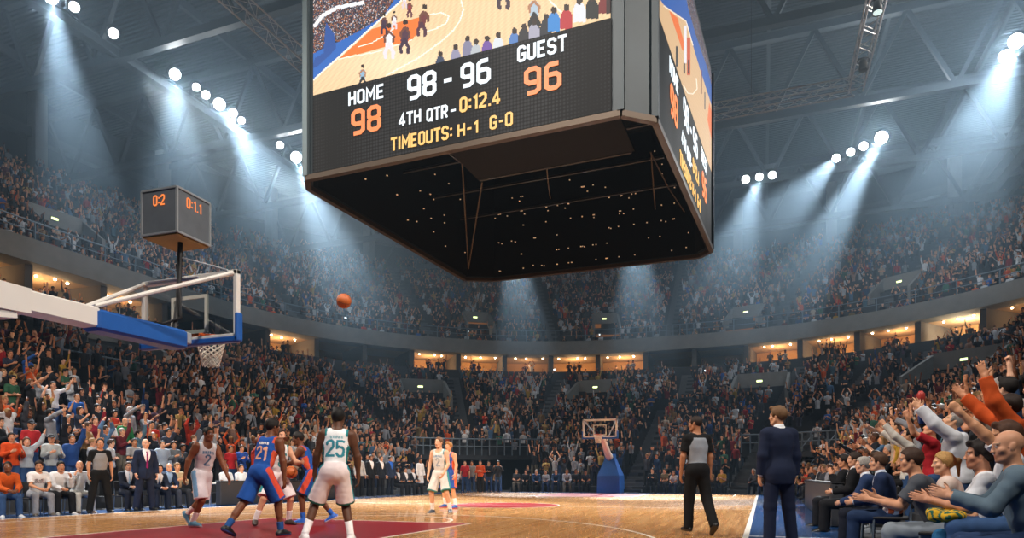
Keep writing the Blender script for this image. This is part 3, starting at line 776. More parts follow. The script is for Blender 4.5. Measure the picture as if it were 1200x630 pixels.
# ---- vomitories: concrete entrances cut into the stands
VOMS = []
SIGN = mat('lit_exit_sign', (.9, .95, .5), emit=(.78, .95, .42), estr=1.6)
def vomitory(px, py, cf, hf, width, depth_u, hgt, kind, label_sign):
    t, u = station_of(px, py, cf, hf)
    p = cpoint(cf(u), t); q = cpoint(cf(min(1, u + .12)), t); d = Vector((*(q - p), 0)).normalized(); w = Vector((-d.y, d.x, 0))
    h0 = hf(u); P = Vector((*p, 0)); half = width / 2; run = np.linalg.norm(cpoint(cf(1), t) - cpoint(cf(0), t)) * depth_u
    h1 = hf(min(1, u + depth_u))
    mb = MB()
    q_ = lambda a, b, z: P + w * a + d * b + V3(0, 0, z)
    top = h0 + hgt
    for sg in (-1, 1):           # sloping cheek walls
        a0, a1 = sg * half, sg * (half + .22)
        R = [[q_(a0, 0, h0 - .6), q_(a1, 0, h0 - .6), q_(a1, 0, h0 + .95), q_(a0, 0, h0 + .95)], [q_(a0, run, h0 - .6), q_(a1, run, h0 - .6), q_(a1, run, h1 + .95), q_(a0, run, h1 + .95)]]
        mb.rings(R)
    mb.rings([[q_(-half, run - .2, h0 + hgt * .62), q_(half, run - .2, h0 + hgt * .62), q_(half, run - .2, h1 + 1.0), q_(-half, run - .2, h1 + 1.0)], [q_(-half, run, h0 + hgt * .62), q_(half, run, h0 + hgt * .62), q_(half, run, h1 + 1.0), q_(-half, run, h1 + 1.0)]])
    structure('wall_entrance', mb, CONC)
    mb = MB(); mb.rings([[q_(-half, run - .02, h0 - .6), q_(half, run - .02, h0 - .6), q_(half, run - .02, h0 + hgt * .63), q_(-half, run - .02, h0 + hgt * .63)], [q_(-half, run + .1, h0 - .6), q_(half, run + .1, h0 - .6), q_(half, run + .1, h0 + hgt * .63), q_(-half, run + .1, h0 + hgt * .63)]])
    mb.rings([[q_(-half, .05, h0 - .4), q_(half, .05, h0 - .4), q_(half, .05, h0 + .03), q_(-half, .05, h0 + .03)], [q_(-half, run, h0 - .4), q_(half, run, h0 - .4), q_(half, run, h0 + .03), q_(-half, run, h0 + .03)]])
    structure('door_%d' % (len(VOMS) + 1), mb, mat('dark_doorway', (.02, .02, .024), .8) if kind == 0 else mat('orange_lit_doorway', hexc('8a4a1c'), .7, emit=(1, .38, .08), estr=.09))
    s = q_(half * .1, run - .28, h0 + hgt * .80); t_ = thing('exit_sign', label_sign, 'sign', s, math.atan2(w.y, w.x) + PI)
    MB().bbox(-.25, .25, -.03, .05, -.11, .11, .02).obj('case', BLACK, t_)
    MB().box(-.22, .22, -.04, -.03, -.08, .08).obj('lit_face', SIGN, t_)
    VOMS.append((P, d, w, half + .3, run + .3, cf is lowc))
for i, (px, py, w, l) in enumerate(((500, 478, 3.6, 'lit exit sign over the entrance below the pale bright suite'), (688, 478, 3.4, 'lit exit sign above the entrance over the far backboard'), (888, 470, 3.8, 'lit exit sign above the entrance behind the suited man'),
                               (1098, 452, 4.2, 'lit exit sign in the ramped entrance above the red-shirted man'), (150, 428, 4., 'lit exit sign in the entrance under the blue padded hoop arm'))):
    vomitory(px, py, lowc, lowh, w, .16, 2.6, 0, l)
for i, (px, py, w, l, k) in enumerate(((564, 390, 2.6, 'small lit sign over the orange doorway beyond the scoreboard corner', 1), (715, 390, 2.4, 'small lit sign over the upper deck orange doorway above the far hoop', 1), (866, 384, 2.8, 'small lit sign over the upper doorway past the three lamps', 1),
                               (1040, 352, 3., 'small lit sign in the upper deck entrance below the light beam', 0), (88, 290, 3.4, 'small lit sign in the upper deck entrance beside the shot clock', 0))):
    vomitory(px, py, upc, uph, w, .13, 2.6, k, l)

# ---- aisles
AISLES = []
AST = mat('aisle_step_concrete', hexc('54575b'), .8, noise=.1)
def aisle(px, py, r0, r1, cf=lowc, hf=lowh, rows=LROWS, w=1.15):
    t, u = station_of(px, py, cf, hf); mb = MB()
    for i in range(r0, r1):
        a, b = cpoint(cf(i / rows), t), cpoint(cf((i + 1) / rows), t); d = (b - a) / np.linalg.norm(b - a); n = np.array((-d[1], d[0])) * w / 2
        h0, h1 = hf(i / rows), hf((i + 1) / rows)
        for (p, q, z) in ((a, (a + b) / 2, h0 + .02), ((a + b) / 2, b, (h0 + h1) / 2 + .02)):
            mb.rings([[(*(p - n), z - .3), (*(p + n), z - .3), (*(q + n), z - .3), (*(q - n), z - .3)], [(*(p - n), z), (*(p + n), z), (*(q + n), z), (*(q - n), z)]])
    structure('floor_aisle_steps', mb, AST); AISLES.append((t, r0, r1, w / 2 + .12, cf is lowc))
for px, py, a, b in ((752, 540, 0, 15), (887, 535, 0, 15), (640, 480, 12, 24), (535, 470, 8, 24), (800, 470, 14, 24), (920, 470, 8, 24), (420, 470, 8, 24), (300, 470, 0, 24), (120, 470, 6, 24), (1060, 440, 10, 24), (990, 470, 6, 24)):
    aisle(px, py, a, b)
for px, py in ((480, 360), (640, 360), (790, 360), (940, 330), (1120, 270), (280, 300), (60, 230)): aisle(px, py, 0, 20, upc, uph, UROWS)

# ---- railings
def rail(c, z, h, name, label, rng=None, step=2):
    t = thing(name, label, 'railing', (0, 0, 0))
    rng = rng or range(NT); P = [(*c[i], z) for i in rng]
    MB().tube([(x, y, zz + h) for x, y, zz in P], .045, 6).obj('top_rail', RAILM, t); MB().tube([(x, y, zz + h * .55) for x, y, zz in P], .03, 6).obj('mid_rail', RAILM, t)
    for x, y, zz in P[::step]: MB().tube([(x, y, zz), (x, y, zz + h)], .045, 6).obj('post', RAILM, t)
    return t
cr = curve(30.2, 43.1, 27.7)
vis = [i for i in range(NT) if (lambda q: q[2] > 3 and -200 < q[0] < 1400)(project(*cr[i], 14))]
rail(cr, FZ1, 1.15, 'balcony_railing', 'steel railing along the upper deck on top of the concrete balcony band', vis)
for (a, b, r), l in zip(TUNNELS, ('steel railing on the platform over the far corner tunnel behind the white-kit player', 'steel railing on the platform over the tunnel behind the scorers table')):
    rail(lowc(r / LROWS), lowh(r / LROWS), 1.1, 'platform_railing', l, range(int(a), int(b) + 1), 1)
vis = [i for i in range(NT) if (lambda q: q[2] > 3 and -160 < q[0] < 195)(project(*lowc(13 / 24)[i], 6))]
rail(lowc(13 / 24), lowh(13 / 24), 1.05, 'stand_railing', 'thin steel railing crossing the stand below the white hoop arm', vis)
def stair(px0, py0, px1, zt, label, flip):
    """a steel stair with rails from the floor up to a tunnel platform"""
    a = at_z(px0, py0, 0); zc = project(a.x, a.y, 0)[2]; b = at_depth(px1, 500, zc + 1.2); b.z = zt
    t = thing('steel_stair', label, 'stair', (0, 0, 0)); n = 10; d = b - a; w = V3(-d.y, d.x, 0).normalized() * .8
    for k in range(n):
        p = a + d * ((k + .5) / n); p.z = zt * (k + 1) / n; dd = V3(d.x, d.y, 0).normalized() * .17
        MB().rings([[p - dd - w - V3(0, 0, .06), p + dd - w - V3(0, 0, .06), p + dd + w - V3(0, 0, .06), p - dd + w - V3(0, 0, .06)], [p - dd - w, p + dd - w, p + dd + w, p - dd + w]]).obj('tread', RAILM, t)
    for sg in (-1, 1):
        MB().bar(a + w * sg, b + w * sg, .06, .22).obj('stringer', RAILM, t)
        MB().tube([a + w * sg + V3(0, 0, 1), b + w * sg + V3(0, 0, 1)], .025, 6).obj('handrail', RAILM, t)
        for k in range(0, n + 1, 2): p = a + d * (k / n) + w * sg; MB().tube([p, p + V3(0, 0, 1)], .02, 6).obj('post', RAILM, t)
stair(612, 572, 580, 2.35, 'steel stair with rails climbing to the platform behind the two standing players', 1)
stair(925, 577, 966, 2.35, 'steel stair with rails climbing past the suited man to the platform', 0)

# ---- concourse wall behind the upper deck, roof
WALLM = mat('upper_wall_panels', hexc('2a333a'), .9, noise=.1, nscale=.6)
mb = MB(); ribbon(mb, C3, 26.6, 33.); structure('wall_upper', mb, WALLM)
mb = MB(); slab(mb, curve(49.2, 61.2, 43.2), C3, 29.2, 30.0); structure('trim_2', mb, STEEL)
COLM = MB()
for k in range(0, NT, 5):
    p = C3[k] * .985 + np.array((CX0, CY0)) * .015; COLM.box(p[0] - .5, p[0] + .5, p[1] - .5, p[1] + .5, 26.5, 33)
structure('wall_columns', COLM, CONC)
def roof_mat():
    m = mat('corrugated_roof_deck', hexc('12171c'), .7, metal=.2); nt = m.node_tree; b = nt.nodes['Principled BSDF']
    tc = nt.nodes.new('ShaderNodeTexCoord'); wv = nt.nodes.new('ShaderNodeTexWave'); wv.wave_type = 'BANDS'; wv.bands_direction = 'Y'; wv.inputs['Scale'].default_value = .9
    nt.links.new(tc.outputs['Object'], wv.inputs['Vector']); bp = nt.nodes.new('ShaderNodeBump'); bp.inputs['Strength'].default_value = 1; bp.inputs['Distance'].default_value = .12
    nt.links.new(wv.outputs['Fac'], bp.inputs['Height']); nt.links.new(bp.outputs[0], b.inputs['Normal'])
    return m
structure('ceiling', MB().box(-62, 46, -10, 88, 33, 33.4), roof_mat())
YT = (7.8, 18.4, 29., 39.5, 50., 60.5, 71.)
for y in YT:
    mb = MB(); x0, x1 = -57.5, 42
    mb.bar((x0, y, 26), (x1, y, 26), .42, .5); mb.bar((x0, y, 31.6), (x1, y, 31.6), .45, .5)
    n = 18
    for k in range(n):
        xa, xb = x0 + (x1 - x0) * k / n, x0 + (x1 - x0) * (k + 1) / n; xm = (xa + xb) / 2
        mb.bar((xa, y, 31.5), (xm, y, 26), .26); mb.bar((xm, y, 26), (xb, y, 31.5), .26)
    structure('ceiling_beam', mb, STEEL)
mb = MB()
for x in (-52, -44.5, -36, -28.5, -21, -13.5, -6, .4, 8, 15.5, 23, 31): mb.bar((x, -8, 32.2), (x, 86, 32.2), .25, .6)
structure('ceiling_beam_purlins', mb, STEEL)
mb = MB()
for x in (-36.0, 20.5): mb.bar((x, -8, 26.05), (x, 80, 26.05), .35, .45); mb.bar((x - 1.1, -8, 26.6), (x - 1.1, 80, 26.6), .8, .08); mb.bar((x - 1.6, -8, 27.7), (x - 1.6, 80, 27.7), .06)
structure('ceiling_beam_catwalks', mb, STEEL)
# ventilation duct
t = thing('ventilation_duct', 'round spiral metal air duct under the dark roof beside the lighting truss', 'duct', (4.35, 0, 29))
MB().tube([(0, 6, 0), (0, 34.5, 0)], .48, 20).obj('duct_run', mat('galvanised_duct', hexc('7d868a'), .35, metal=.8, noise=.15, nscale=3), t, smooth=True)
for y in range(8, 34, 2): MB().tube([(0, y, 0), (0, y + .12, 0)], .52, 20).obj('collar', ALU, t)
# lattice lighting truss hung round the scoreboard
def lattice(name, a, b, label, w=.62):
    a, b = Vector(a), Vector(b); d = (b - a); L = d.length; d.normalize(); s = d.cross(V3(0, 0, 1)).normalized() * w / 2; u = V3(0, 0, w / 2)
    t = thing(name, label, 'lighting truss', a, 0)
    cr = [s + u, s - u, -s - u, -s + u]
    for c in cr: MB().tube([c, d * L + c], .035, 6).obj('chord', ALU, t)
    mb = MB(); n = int(L / w)
    for k in range(n):
        for i in range(4):
            c0, c1 = cr[i], cr[(i + 1) % 4]
            if k % 2: c0, c1 = c1, c0
            mb.tube([d * (L * k / n) + c0, d * (L * (k + 1) / n) + c1], .016, 4, cap=False)
    mb.obj('lacing', ALU, t)
    for k in (.2, .8): MB().tube([d * L * k + u, d * L * k + V3(0, 0, 12)], .012, 5).obj('hanging_cable', BLACK, t)
lattice('lighting_truss', (-19.8, 5, 20), (-19.8, 36.4, 20), 'long lattice truss hanging over the court on the shot clock side')
lattice('lighting_truss', (-19.8, 36.4, 20), (4.25, 36.4, 20), 'lattice truss running behind the scoreboard towards the far stand')
lattice('lighting_truss', (4.25, 36.4, 20), (4.25, 5, 20), 'lattice truss with small fixtures beside the round air duct')
FIX = mat('fixture_lens', (.6, .7, .7), emit=(.6, .8, .8), estr=.8)
for j, (y, l) in enumerate(((33.5, 'small black stage lamp clamped near the corner of the lattice truss'), (29.6, 'stage lamp with pale lens higher up the lattice truss beside the duct'), (27.8, 'topmost stage lamp on the lattice truss beside the duct'))):
    t = thing('stage_lamp', l, 'lamp', (4.2, y, 19.6))
    MB().tube([(0, 0, 0), (0, -.1, -.2), (0, -.2, -.55)], [.1, .16, .2], 12).obj('lamp_body', BLACK, t, smooth=True)
    MB().ball((0, -.21, -.56), (.17, .17, .05)).obj('lens', FIX if j else BLACK, t); MB().torus((0, -.1, -.1), .24, .02, 16, 5).obj('yoke', BLACK, t)
# ================================================================== the centre-hung scoreboard
def inpoly(x, y, P):
    r = np.zeros(x.shape, bool); n = len(P)
    for i in range(n):
        (x0, y0), (x1, y1) = P[i], P[(i + 1) % n]
        if y0 == y1: continue
        c = ((y0 > y) != (y1 > y)) & (x < (x1 - x0) * (y - y0) / (y1 - y0) + x0); r ^= c
    return r
def near_line(x, y, P, w):
    h = np.zeros(x.shape, bool)
    for (x0, y0), (x1, y1) in zip(P[:-1], P[1:]):
        d = np.array((x1 - x0, y1 - y0)); t = np.clip(((x - x0) * d[0] + (y - y0) * d[1]) / (d @ d), 0, 1); h |= np.hypot(x - x0 - t * d[0], y - y0 - t * d[1]) < w
    return h
SBZ = 9.4; SBH = 6.5
SBP = [at_z(px, py, SBZ) for px, py in ((361, 207), (727, 131), (767, 139), (833, 291), (820, 298), (578, 326), (545, 325))]
SBP.append(SBP[0] + (SBP[6] - SBP[0]).normalized() * .5 + (SBP[0] - SBP[1]).normalized() * .35)
sbc = sum(SBP, V3()) / len(SBP)
sb = thing('scoreboard', 'huge black centre-hung video scoreboard reading 98 - 96 above the court', 'scoreboard', (sbc.x, sbc.y, SBZ))
SBL = [p - V3(sbc.x, sbc.y, SBZ) for p in SBP]
HOUS = mat('scoreboard_housing', hexc('19242a'), .5, metal=.4, noise=.12, nscale=1.5)
PANEL = mat('led_panel_black', (.010, .011, .013), .6, spec=.12)
def dots(m):
    nt = m.node_tree; b = nt.nodes['Principled BSDF']; tc = nt.nodes.new('ShaderNodeTexCoord'); vo = nt.nodes.new('ShaderNodeTexVoronoi'); vo.inputs['Scale'].default_value = 11; vo.inputs['Randomness'].default_value = 0
    nt.links.new(tc.outputs['Object'], vo.inputs['Vector']); rp = nt.nodes.new('ShaderNodeMapRange'); rp.inputs[1].default_value = .2; rp.inputs[2].default_value = .55; rp.inputs[3].default_value = 1.; rp.inputs[4].default_value = 0
    nt.links.new(vo.outputs['Distance'], rp.inputs[0]); mx = nt.nodes.new('ShaderNodeMix'); mx.data_type = 'RGBA'; mx.inputs[6].default_value = (.004, .0045, .0055, 1); mx.inputs[7].default_value = (.022, .024, .028, 1); nt.links.new(rp.outputs[0], mx.inputs[0]); nt.links.new(mx.outputs[2], b.inputs['Base Color'])
    return m
DOTP = dots(PANEL)
RIMM = mat('scoreboard_rim_bronze', hexc('3c3024'), .5, metal=.5)
mb = MB()
ins = [p * .985 for p in SBL]
for i in range(8):
    a, b, c, d = SBL[i], SBL[(i + 1) % 8], ins[(i + 1) % 8], ins[i]
    mb.rings([[a, b, c, d], [p + V3(0, 0, SBH) for p in (a, b, c, d)]])
mb.rings([[p + V3(0, 0, SBH) for p in SBL], [p + V3(0, 0, SBH + .25) for p in SBL]])
mb.obj('housing', HOUS, sb)
mb = MB()
for i in range(8):
    a, b = SBL[i], SBL[(i + 1) % 8]; mb.bar(a * 1.003 - V3(0, 0, .06), b * 1.003 - V3(0, 0, .06), .16, .14)
mb.obj('bottom_rim', RIMM, sb)
for i in (0, 1, 2, 3):                                   # corner posts
    p = SBL[i] * 1.006; MB().bar(p, p + V3(0, 0, SBH), .16, .16).obj('corner_post', mat('post_steel', hexc('7e8d92'), .3, metal=.7) if i == 0 else HOUS, sb)
def face(i, j):
    a, b = SBL[i], SBL[j]; u = (b - a).normalized(); n = u.cross(V3(0, 0, 1)).normalized()
    return a, u, n, (b - a).length
def video(fr, vt, v1, nx, ny, painter, name):
    a, u, n, L = fr; m0 = .22
    us = np.linspace(m0, L - m0, nx + 1); fs = np.linspace(0, 1, ny + 1)
    U, Fs = np.meshgrid(us, fs, indexing='ij'); base = a + n * .05; low = vt(U); Vv = low + (v1 - low) * Fs
    pts = np.stack([base.x + u.x * U, base.y + u.y * U, Vv], -1).reshape(-1, 3)
    i, j = np.meshgrid(np.arange(nx), np.arange(ny), indexing='ij'); k = (i * (ny + 1) + j).ravel()
    F = np.stack([k, k + ny + 1, k + ny + 2, k + 1], 1)
    CU = (U[:-1, :-1] + U[1:, 1:]) / 2; CV = (Vv[:-1, :-1] + Vv[1:, 1:]) / 2
    X = sbc.x + base.x + u.x * CU; Y = sbc.y + base.y + u.y * CU; xc = CY * X + SY * Y; zc = -SY * X + CY * Y
    px = 600 + FPX * xc / zc; py = HZ - FPX * (SBZ + CV - CAMH) / zc
    col = painter(px.ravel(), py.ravel())
    return link(name, mesh_np(name, pts, F, fcol=col), VID, sb)
VID = mat('lit_video_wall', attr=True, emit='attr', estr=.9, rough=.6, spec=.2)
VID.node_tree.links.remove(VID.node_tree.nodes['Principled BSDF'].inputs['Base Color'].links[0]); VID.node_tree.nodes['Principled BSDF'].inputs['Base Color'].default_value = (.01, .01, .01, 1)
def spk(px, n, pal, s):
    g = np.random.default_rng(s); return np.array(pal)[g.integers(0, len(pal), n)] * g.uniform(.4, 1.2, (n, 1))
def paint_front(x, y):
    n = len(x); C = np.tile(np.array(hexc('e8c79c')), (n, 1)); g = np.random.default_rng(3)
    C *= (1 + .10 * np.sin(x * .9 + y * 3.1) * np.sin(y * 1.7 - x * .35))[:, None]
    gl = np.exp(-(((x - 470) / 60) ** 2 + ((y - 75) / 25) ** 2)); C = C + gl[:, None] * .12
    blue = inpoly(x, y, [(350, 106), (368, 92.5), (471, 0), (560, -80), (350, -80)]); C[blue] = hexc('1f62b8')
    crowd = inpoly(x, y, [(350, 72), (372, 60), (395, 50), (425, 34), (450, 18), (462, 0), (500, -80), (350, -80)])
    C[crowd] = spk(n, crowd.sum(), [hexc(h) for h in ('1c2030', '2a2c38', '8a5a48', 'c8c8d0', '38405c', '703028', 'b07048', '101420', '283858')], 5)
    C[inpoly(x, y, [(369, 68), (379, 62), (382, 26), (392, 40), (394, 57), (372, 78), (366, 80)])] = hexc('1c4c98')
    C[near_line(x, y, [(369, 30), (378, 18), (395, 9), (425, 3)], 2.2)] = hexc('e8ecf4')
    key = inpoly(x, y, [(397, 69), (436, 34), (504, 17), (483, 47)]); C[key] = hexc('f0762c')
    wl = near_line(x, y, [(350, 107), (368, 93), (471, 0), (560, -80)], .9) | near_line(x, y, [(420, 55), (436, 50), (450, 42), (462, 33)], .6) | near_line(x, y, [(453, 88), (490, 68), (515, 50), (530, 37), (539, 24), (543, 11), (540, 0), (530, -14)], .8) | near_line(x, y, [(504, 17), (518, 15), (526, 19), (523, 27), (510, 34), (497, 38)], .7) | near_line(x, y, [(397, 69), (440, 61), (483, 47)], .6) | near_line(x, y, [(640, -4), (660, 17)], 1)
    C[wl] = hexc('fff6e4')
    def man(px, py, h, shirt, legs, skin='6b4030', lean=0):
        C[near_line(x, y, [(px, py - h * .36), (px + lean, py - h * .66)], h * .11)] = hexc(shirt)
        for s in (-1, 1): C[near_line(x, y, [(px, py - h * .4), (px + s * h * .12, py - h * .16), (px + s * h * .10, py - h * .02)], h * .05)] = hexc(legs)
        for s in (-1, 1): C[near_line(x, y, [(px + lean, py - h * .74), (px + lean + s * h * .13, py - h * .60), (px + lean + s * h * .12, py - h * .46)], h * .035)] = hexc(skin)
        C[np.hypot(x - px - lean * 1.2, y - (py - h * .9)) < h * .075] = hexc('2a1a14')
    man(456, 68, 42, 'f2f2fa', 'e4dce4'); man(474, 62, 40, '4c2c40', '38243c', lean=1); man(494, 42, 38, '6a2a2e', '4a2438', lean=3); man(462, 34, 22, 'e8e8f0', 'd8d0d8'); man(480, 20, 22, '8a2c30', '5a2034'); man(450, 40, 26, '3c2840', '30203a'); man(474, 9, 20, 'e8e8f0', 'd8c8d0')
    man(590, 10, 48, 'e8e8f0', '382838'); man(616, -14, 40, '8a2c30', '40203a')
    man(626, 34, 44, 'a8bccc', '14161c', 'a87858'); man(425, 101, 26, '8ab0cc', '14202c', 'a87858')
    for (hx, hs, c) in ((516, 68, '30405a'), (534, 60, '8c8ca8'), (548, 50, '7c7c98'), (558, 54, 'b0b8c0'), (571, 50, '6a4a9c'), (584, 46, 'd0d8e0'), (603, 41, '4a78b8'), (614, 36, '20242c'), (626, 31, 'a0a0b4'), (640, 25, '1c2430'), (649, 17, '2c80c8'), (664, 14, 'b02c34'), (679, 6, 'd8dce4'), (694, 2, '14161a'), (710, -4, '701c20'), (718, -4, '2c1418')):
        yb = 113 - (hx - 368) * .1905; w_ = 5.5 + (hx - 516) * .012; C[(((x - hx) / w_) ** 2 + ((y - hs - 8) / 11) ** 2 < 1) | ((np.abs(x - hx) < w_) & (y > hs + 8) & (y < hs + 20))] = hexc(c)
        C[np.hypot(x - hx, (y - (hs - 5)) * .85) < 2.7 + (hx - 516) * .006] = hexc('2a1c18')
    return np.clip(C * np.array((1, .97, .94)), 0, 1)
def paint_right(x, y):
    n = len(x); C = np.tile(np.array(hexc('d8b184')), (n, 1)); C *= (1 + .08 * np.sin(y * 1.3 + x * 4))[:, None]
    key = inpoly(x, y, [(784, 12), (794, 21), (803, 55), (800, 60)]) | inpoly(x, y, [(831, 120), (836, 138), (834, 165), (829, 140)]); C[key] = hexc('e8702c')
    blue = inpoly(x, y, [(770, -6), (778, 6), (804, 24), (811, 50), (820, 80), (834, 124), (842, 160), (845, 160), (838, 118), (829, 80), (815, 40), (806, 8), (798, -40), (770, -60)]); C[blue] = hexc('2058a8')
    crowd = inpoly(x, y, [(798, -40), (806, 8), (815, 40), (829, 80), (838, 118), (846, 160), (860, 160), (860, -200), (770, -200), (770, -60)])
    C[crowd] = spk(n, crowd.sum(), [hexc(h) for h in ('1c2030', '2a2c38', '8a5a48', 'a8a8b0', '38405c', '703028', '101420', '506088')], 6)
    C[near_line(x, y, [(778, 7), (804, 25), (812, 53)], .5) | near_line(x, y, [(801, 100), (806, 109), (812, 110), (817, 104), (816, 92)], .5)] = hexc('fff0dc')
    for (px, py, w, h, c) in ((803, 52, 1.6, 22, 'e8e4ea'), (807, 66, 2., 22, 'c84c24'), (802, 80, 1, 6, '302018'), (807, 78, 1, 8, '402018'), (793, 66, 1.1, 12, '14161c'), (822, 96, .6, 14, '703028'), (826, 118, .6, 10, '303848')):
        C[(np.abs(x - px) < w) & (np.abs(y - py) < h)] = hexc(c)
    return np.clip(C * .85, 0, 1)
FR, RI = face(0, 1), face(2, 3)
def face_uv(fr, px, py):
    a, u, n, L = fr; A = a + V3(sbc.x, sbc.y, 0) + n * .05; k = (px - 600) / FPX
    ax, az = CY * A.x + SY * A.y, -SY * A.x + CY * A.y; bx, bz = CY * u.x + SY * u.y, -SY * u.x + CY * u.y
    s = (k * az - ax) / (bx - k * bz); zc = az + s * bz
    return s, CAMH + (HZ - py) / FPX * zc - SBZ
def edge(fr, p, q):
    (s0, z0), (s1, z1) = face_uv(fr, *p), face_uv(fr, *q); return lambda t: z0 + (z1 - z0) * (t - s0) / (s1 - s0)
VTF, VTR = edge(FR, (372, 110.5), (717, 20.5)), edge(RI, (777, 33), (813, 140))
video(FR, VTF, SBH - .15, 330, 150, paint_front, 'video_screen')
video(RI, VTR, SBH - .15, 330, 150, paint_right, 'video_screen')
PANELS = []
for fr, vt in ((FR, VTF), (RI, VTR)):
    a, u, n, L = fr; mb = MB(); q = lambda s, z, o: a + u * s + n * o + V3(0, 0, z)
    mb.rings([[q(.2, .05, -.02), q(L - .2, .05, -.02), q(L - .2, .05, .045), q(.2, .05, .045)], [q(.2, vt(.2), -.02), q(L - .2, vt(L - .2), -.02), q(L - .2, vt(L - .2), .045), q(.2, vt(.2), .045)]])
    PANELS.append(mb.obj('score_panel', DOTP, sb))
TX = {'w': mat('white_led_text', (.02, .02, .02), emit=(.82, .92, 1), estr=.95), 'o': mat('orange_led_text', (.02, .02, .02), emit=(1, .24, .05), estr=.82), 'y': mat('yellow_led_text', (.02, .02, .02), emit=(1, .55, .13), estr=.82)}
TEXTS = (('home_label', 'HOME', 408.7, 124.5, 108.5, 450.4, 'w'), ('home_score', '98', 412, 159.5, 130, 446.6, 'o'), ('home_points', '98', 477.8, 118.4, 90, 511.3, 'w'), ('points_dash', '-', 520.5, 108.4, 80.4, 529.5, 'w'), ('guest_points', '96', 540, 104.1, 76.2, 575, 'w'),
         ('quarter_number', '4TH', 467.6, 148.6, 133.8, 493.4, 'w'), ('quarter_word', 'QTR', 500, 143, 128.2, 524.8, 'w'), ('quarter_dash', '-', 528.4, 137.1, 122.5, 534.2, 'w'), ('game_clock', '0:12.4', 538.8, 132.3, 115, 586.5, 'y'), ('timeouts_label', 'TIMEOUTS:', 458, 177.5, 162, 530.6, 'y'),
         ('home_timeouts', 'H-1', 536.5, 160.5, 146, 560.8, 'y'), ('guest_timeouts', 'G-0', 574, 152.4, 136.5, 601, 'y'), ('guest_label', 'GUEST', 606.4, 73.7, 55, 664.3, 'w'), ('guest_score', '96', 614.5, 113, 81, 658, 'o'))
for fr, pn, vt in zip((FR, RI), PANELS, (VTF, VTR)):
    a, u, n, L = fr; k = L / FR[3]; O = a + n * .05
    for nm, t, x0, yb, yt, x1, m in TEXTS:
        s0, z0 = face_uv(FR, x0, yb); _, zt = face_uv(FR, x0, yt); s1, _ = face_uv(FR, x1, yb)
        h = (zt - z0) / 1.17; e = 0 if t == '-' else .09 * h; s0, s1, z0 = s0 + e, s1 - e, z0 + .085 * h; sx = (s1 - s0) / (text_width(t) * h)
        g = vt(s0 * k) / VTF(s0); z0, h = z0 * g, h * g; sl = (vt(L) - vt(0)) / L * z0 / vt(s0 * k)
        link(nm, text_mesh(nm, t, s0 * k, z0 - sl * s0 * k, h, (O, u + V3(0, 0, sl), V3(0, 0, 1), n), th=.195, sx=sx * k / g, lift=.015), TX[m], pn)
# underside: soffit panel, inner truss, cables, dark inner walls with painted glints
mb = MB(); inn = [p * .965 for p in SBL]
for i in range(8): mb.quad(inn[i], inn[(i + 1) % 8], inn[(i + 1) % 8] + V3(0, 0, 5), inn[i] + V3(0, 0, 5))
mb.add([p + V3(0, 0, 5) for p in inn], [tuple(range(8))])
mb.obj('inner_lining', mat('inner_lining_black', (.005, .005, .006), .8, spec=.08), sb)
A_, B_ = SBL[0], SBL[1]; U_ = (B_ - A_).normalized(); D_ = (SBL[6] - SBL[0]).normalized()
q = lambda s, d, z: A_ + U_ * s + D_ * d + V3(0, 0, z)
mb = MB(); mb.rings([[q(4.3, .15, .1), q(FR[3] - .1, .15, .1), q(FR[3] - .1, 2.2, .1), q(4.3, 2.2, .1)], [q(4.3, .15, .2), q(FR[3] - .1, .15, .2), q(FR[3] - .1, 2.2, .2), q(4.3, 2.2, .2)]])
mb.obj('soffit_panel', mat('soffit_dark_brown', hexc('110f0e'), .75, spec=.1, noise=.1), sb)
mb = MB(); P0, P1 = q(4.0, .3, .5), q(4.3, 2.4, .5)
for k in range(7):
    a, b = P0 + (P1 - P0) * (k / 7), P0 + (P1 - P0) * ((k + 1) / 7); w = U_ * .28
    mb.tube([a + w, b - w], .03, 5); mb.tube([a - w, b + w], .03, 5)
for s in (-.28, .28):
    for z in (0, .45): mb.tube([P0 + U_ * s + V3(0, 0, z), P1 + U_ * s + V3(0, 0, z)], .03, 5)
mb.tube([q(4.3, 2.3, .15), q(FR[3] - .2, 2.3, .15)], .05, 6); mb.tube([q(1, 3.2, 2.5), q(8.5, 3.2, 2.5)], .04, 6)
for d in (4.2, 6.4, 8.6): mb.tube([q(.6, d, 1.8), q(9.2, d, 1.8)], .05, 6)
mb.obj('inner_truss', mat('dull_truss', hexc('1c1c1e'), .5, metal=.6), sb)
CAB = mat('tan_cable', hexc('40341f'), .6)
far = at_z(549, 318, SBZ) - V3(sbc.x, sbc.y, SBZ)
for p in (at_z(541, 180, SBZ + .5), at_z(565, 213, SBZ + .3)): MB().tube([p - V3(sbc.x, sbc.y, SBZ), far + V3(0, 0, .12)], .025, 6).obj('cable', CAB, sb)
for (x0, y0, x1, y1) in ((762, 178, 802, 248), (640, 190, 645, 232), (763, 178, 768, 245)):
    a, b = at_z(x0, y0, SBZ + .4) - V3(sbc.x, sbc.y, SBZ), at_z(x1, y1, SBZ + .4) - V3(sbc.x, sbc.y, SBZ)
    MB().tube([a, (a + b) / 2 - V3(0, 0, .12), b], .018, 5).obj('cable', CAB, sb)
mb = MB(); g = random.Random(4)
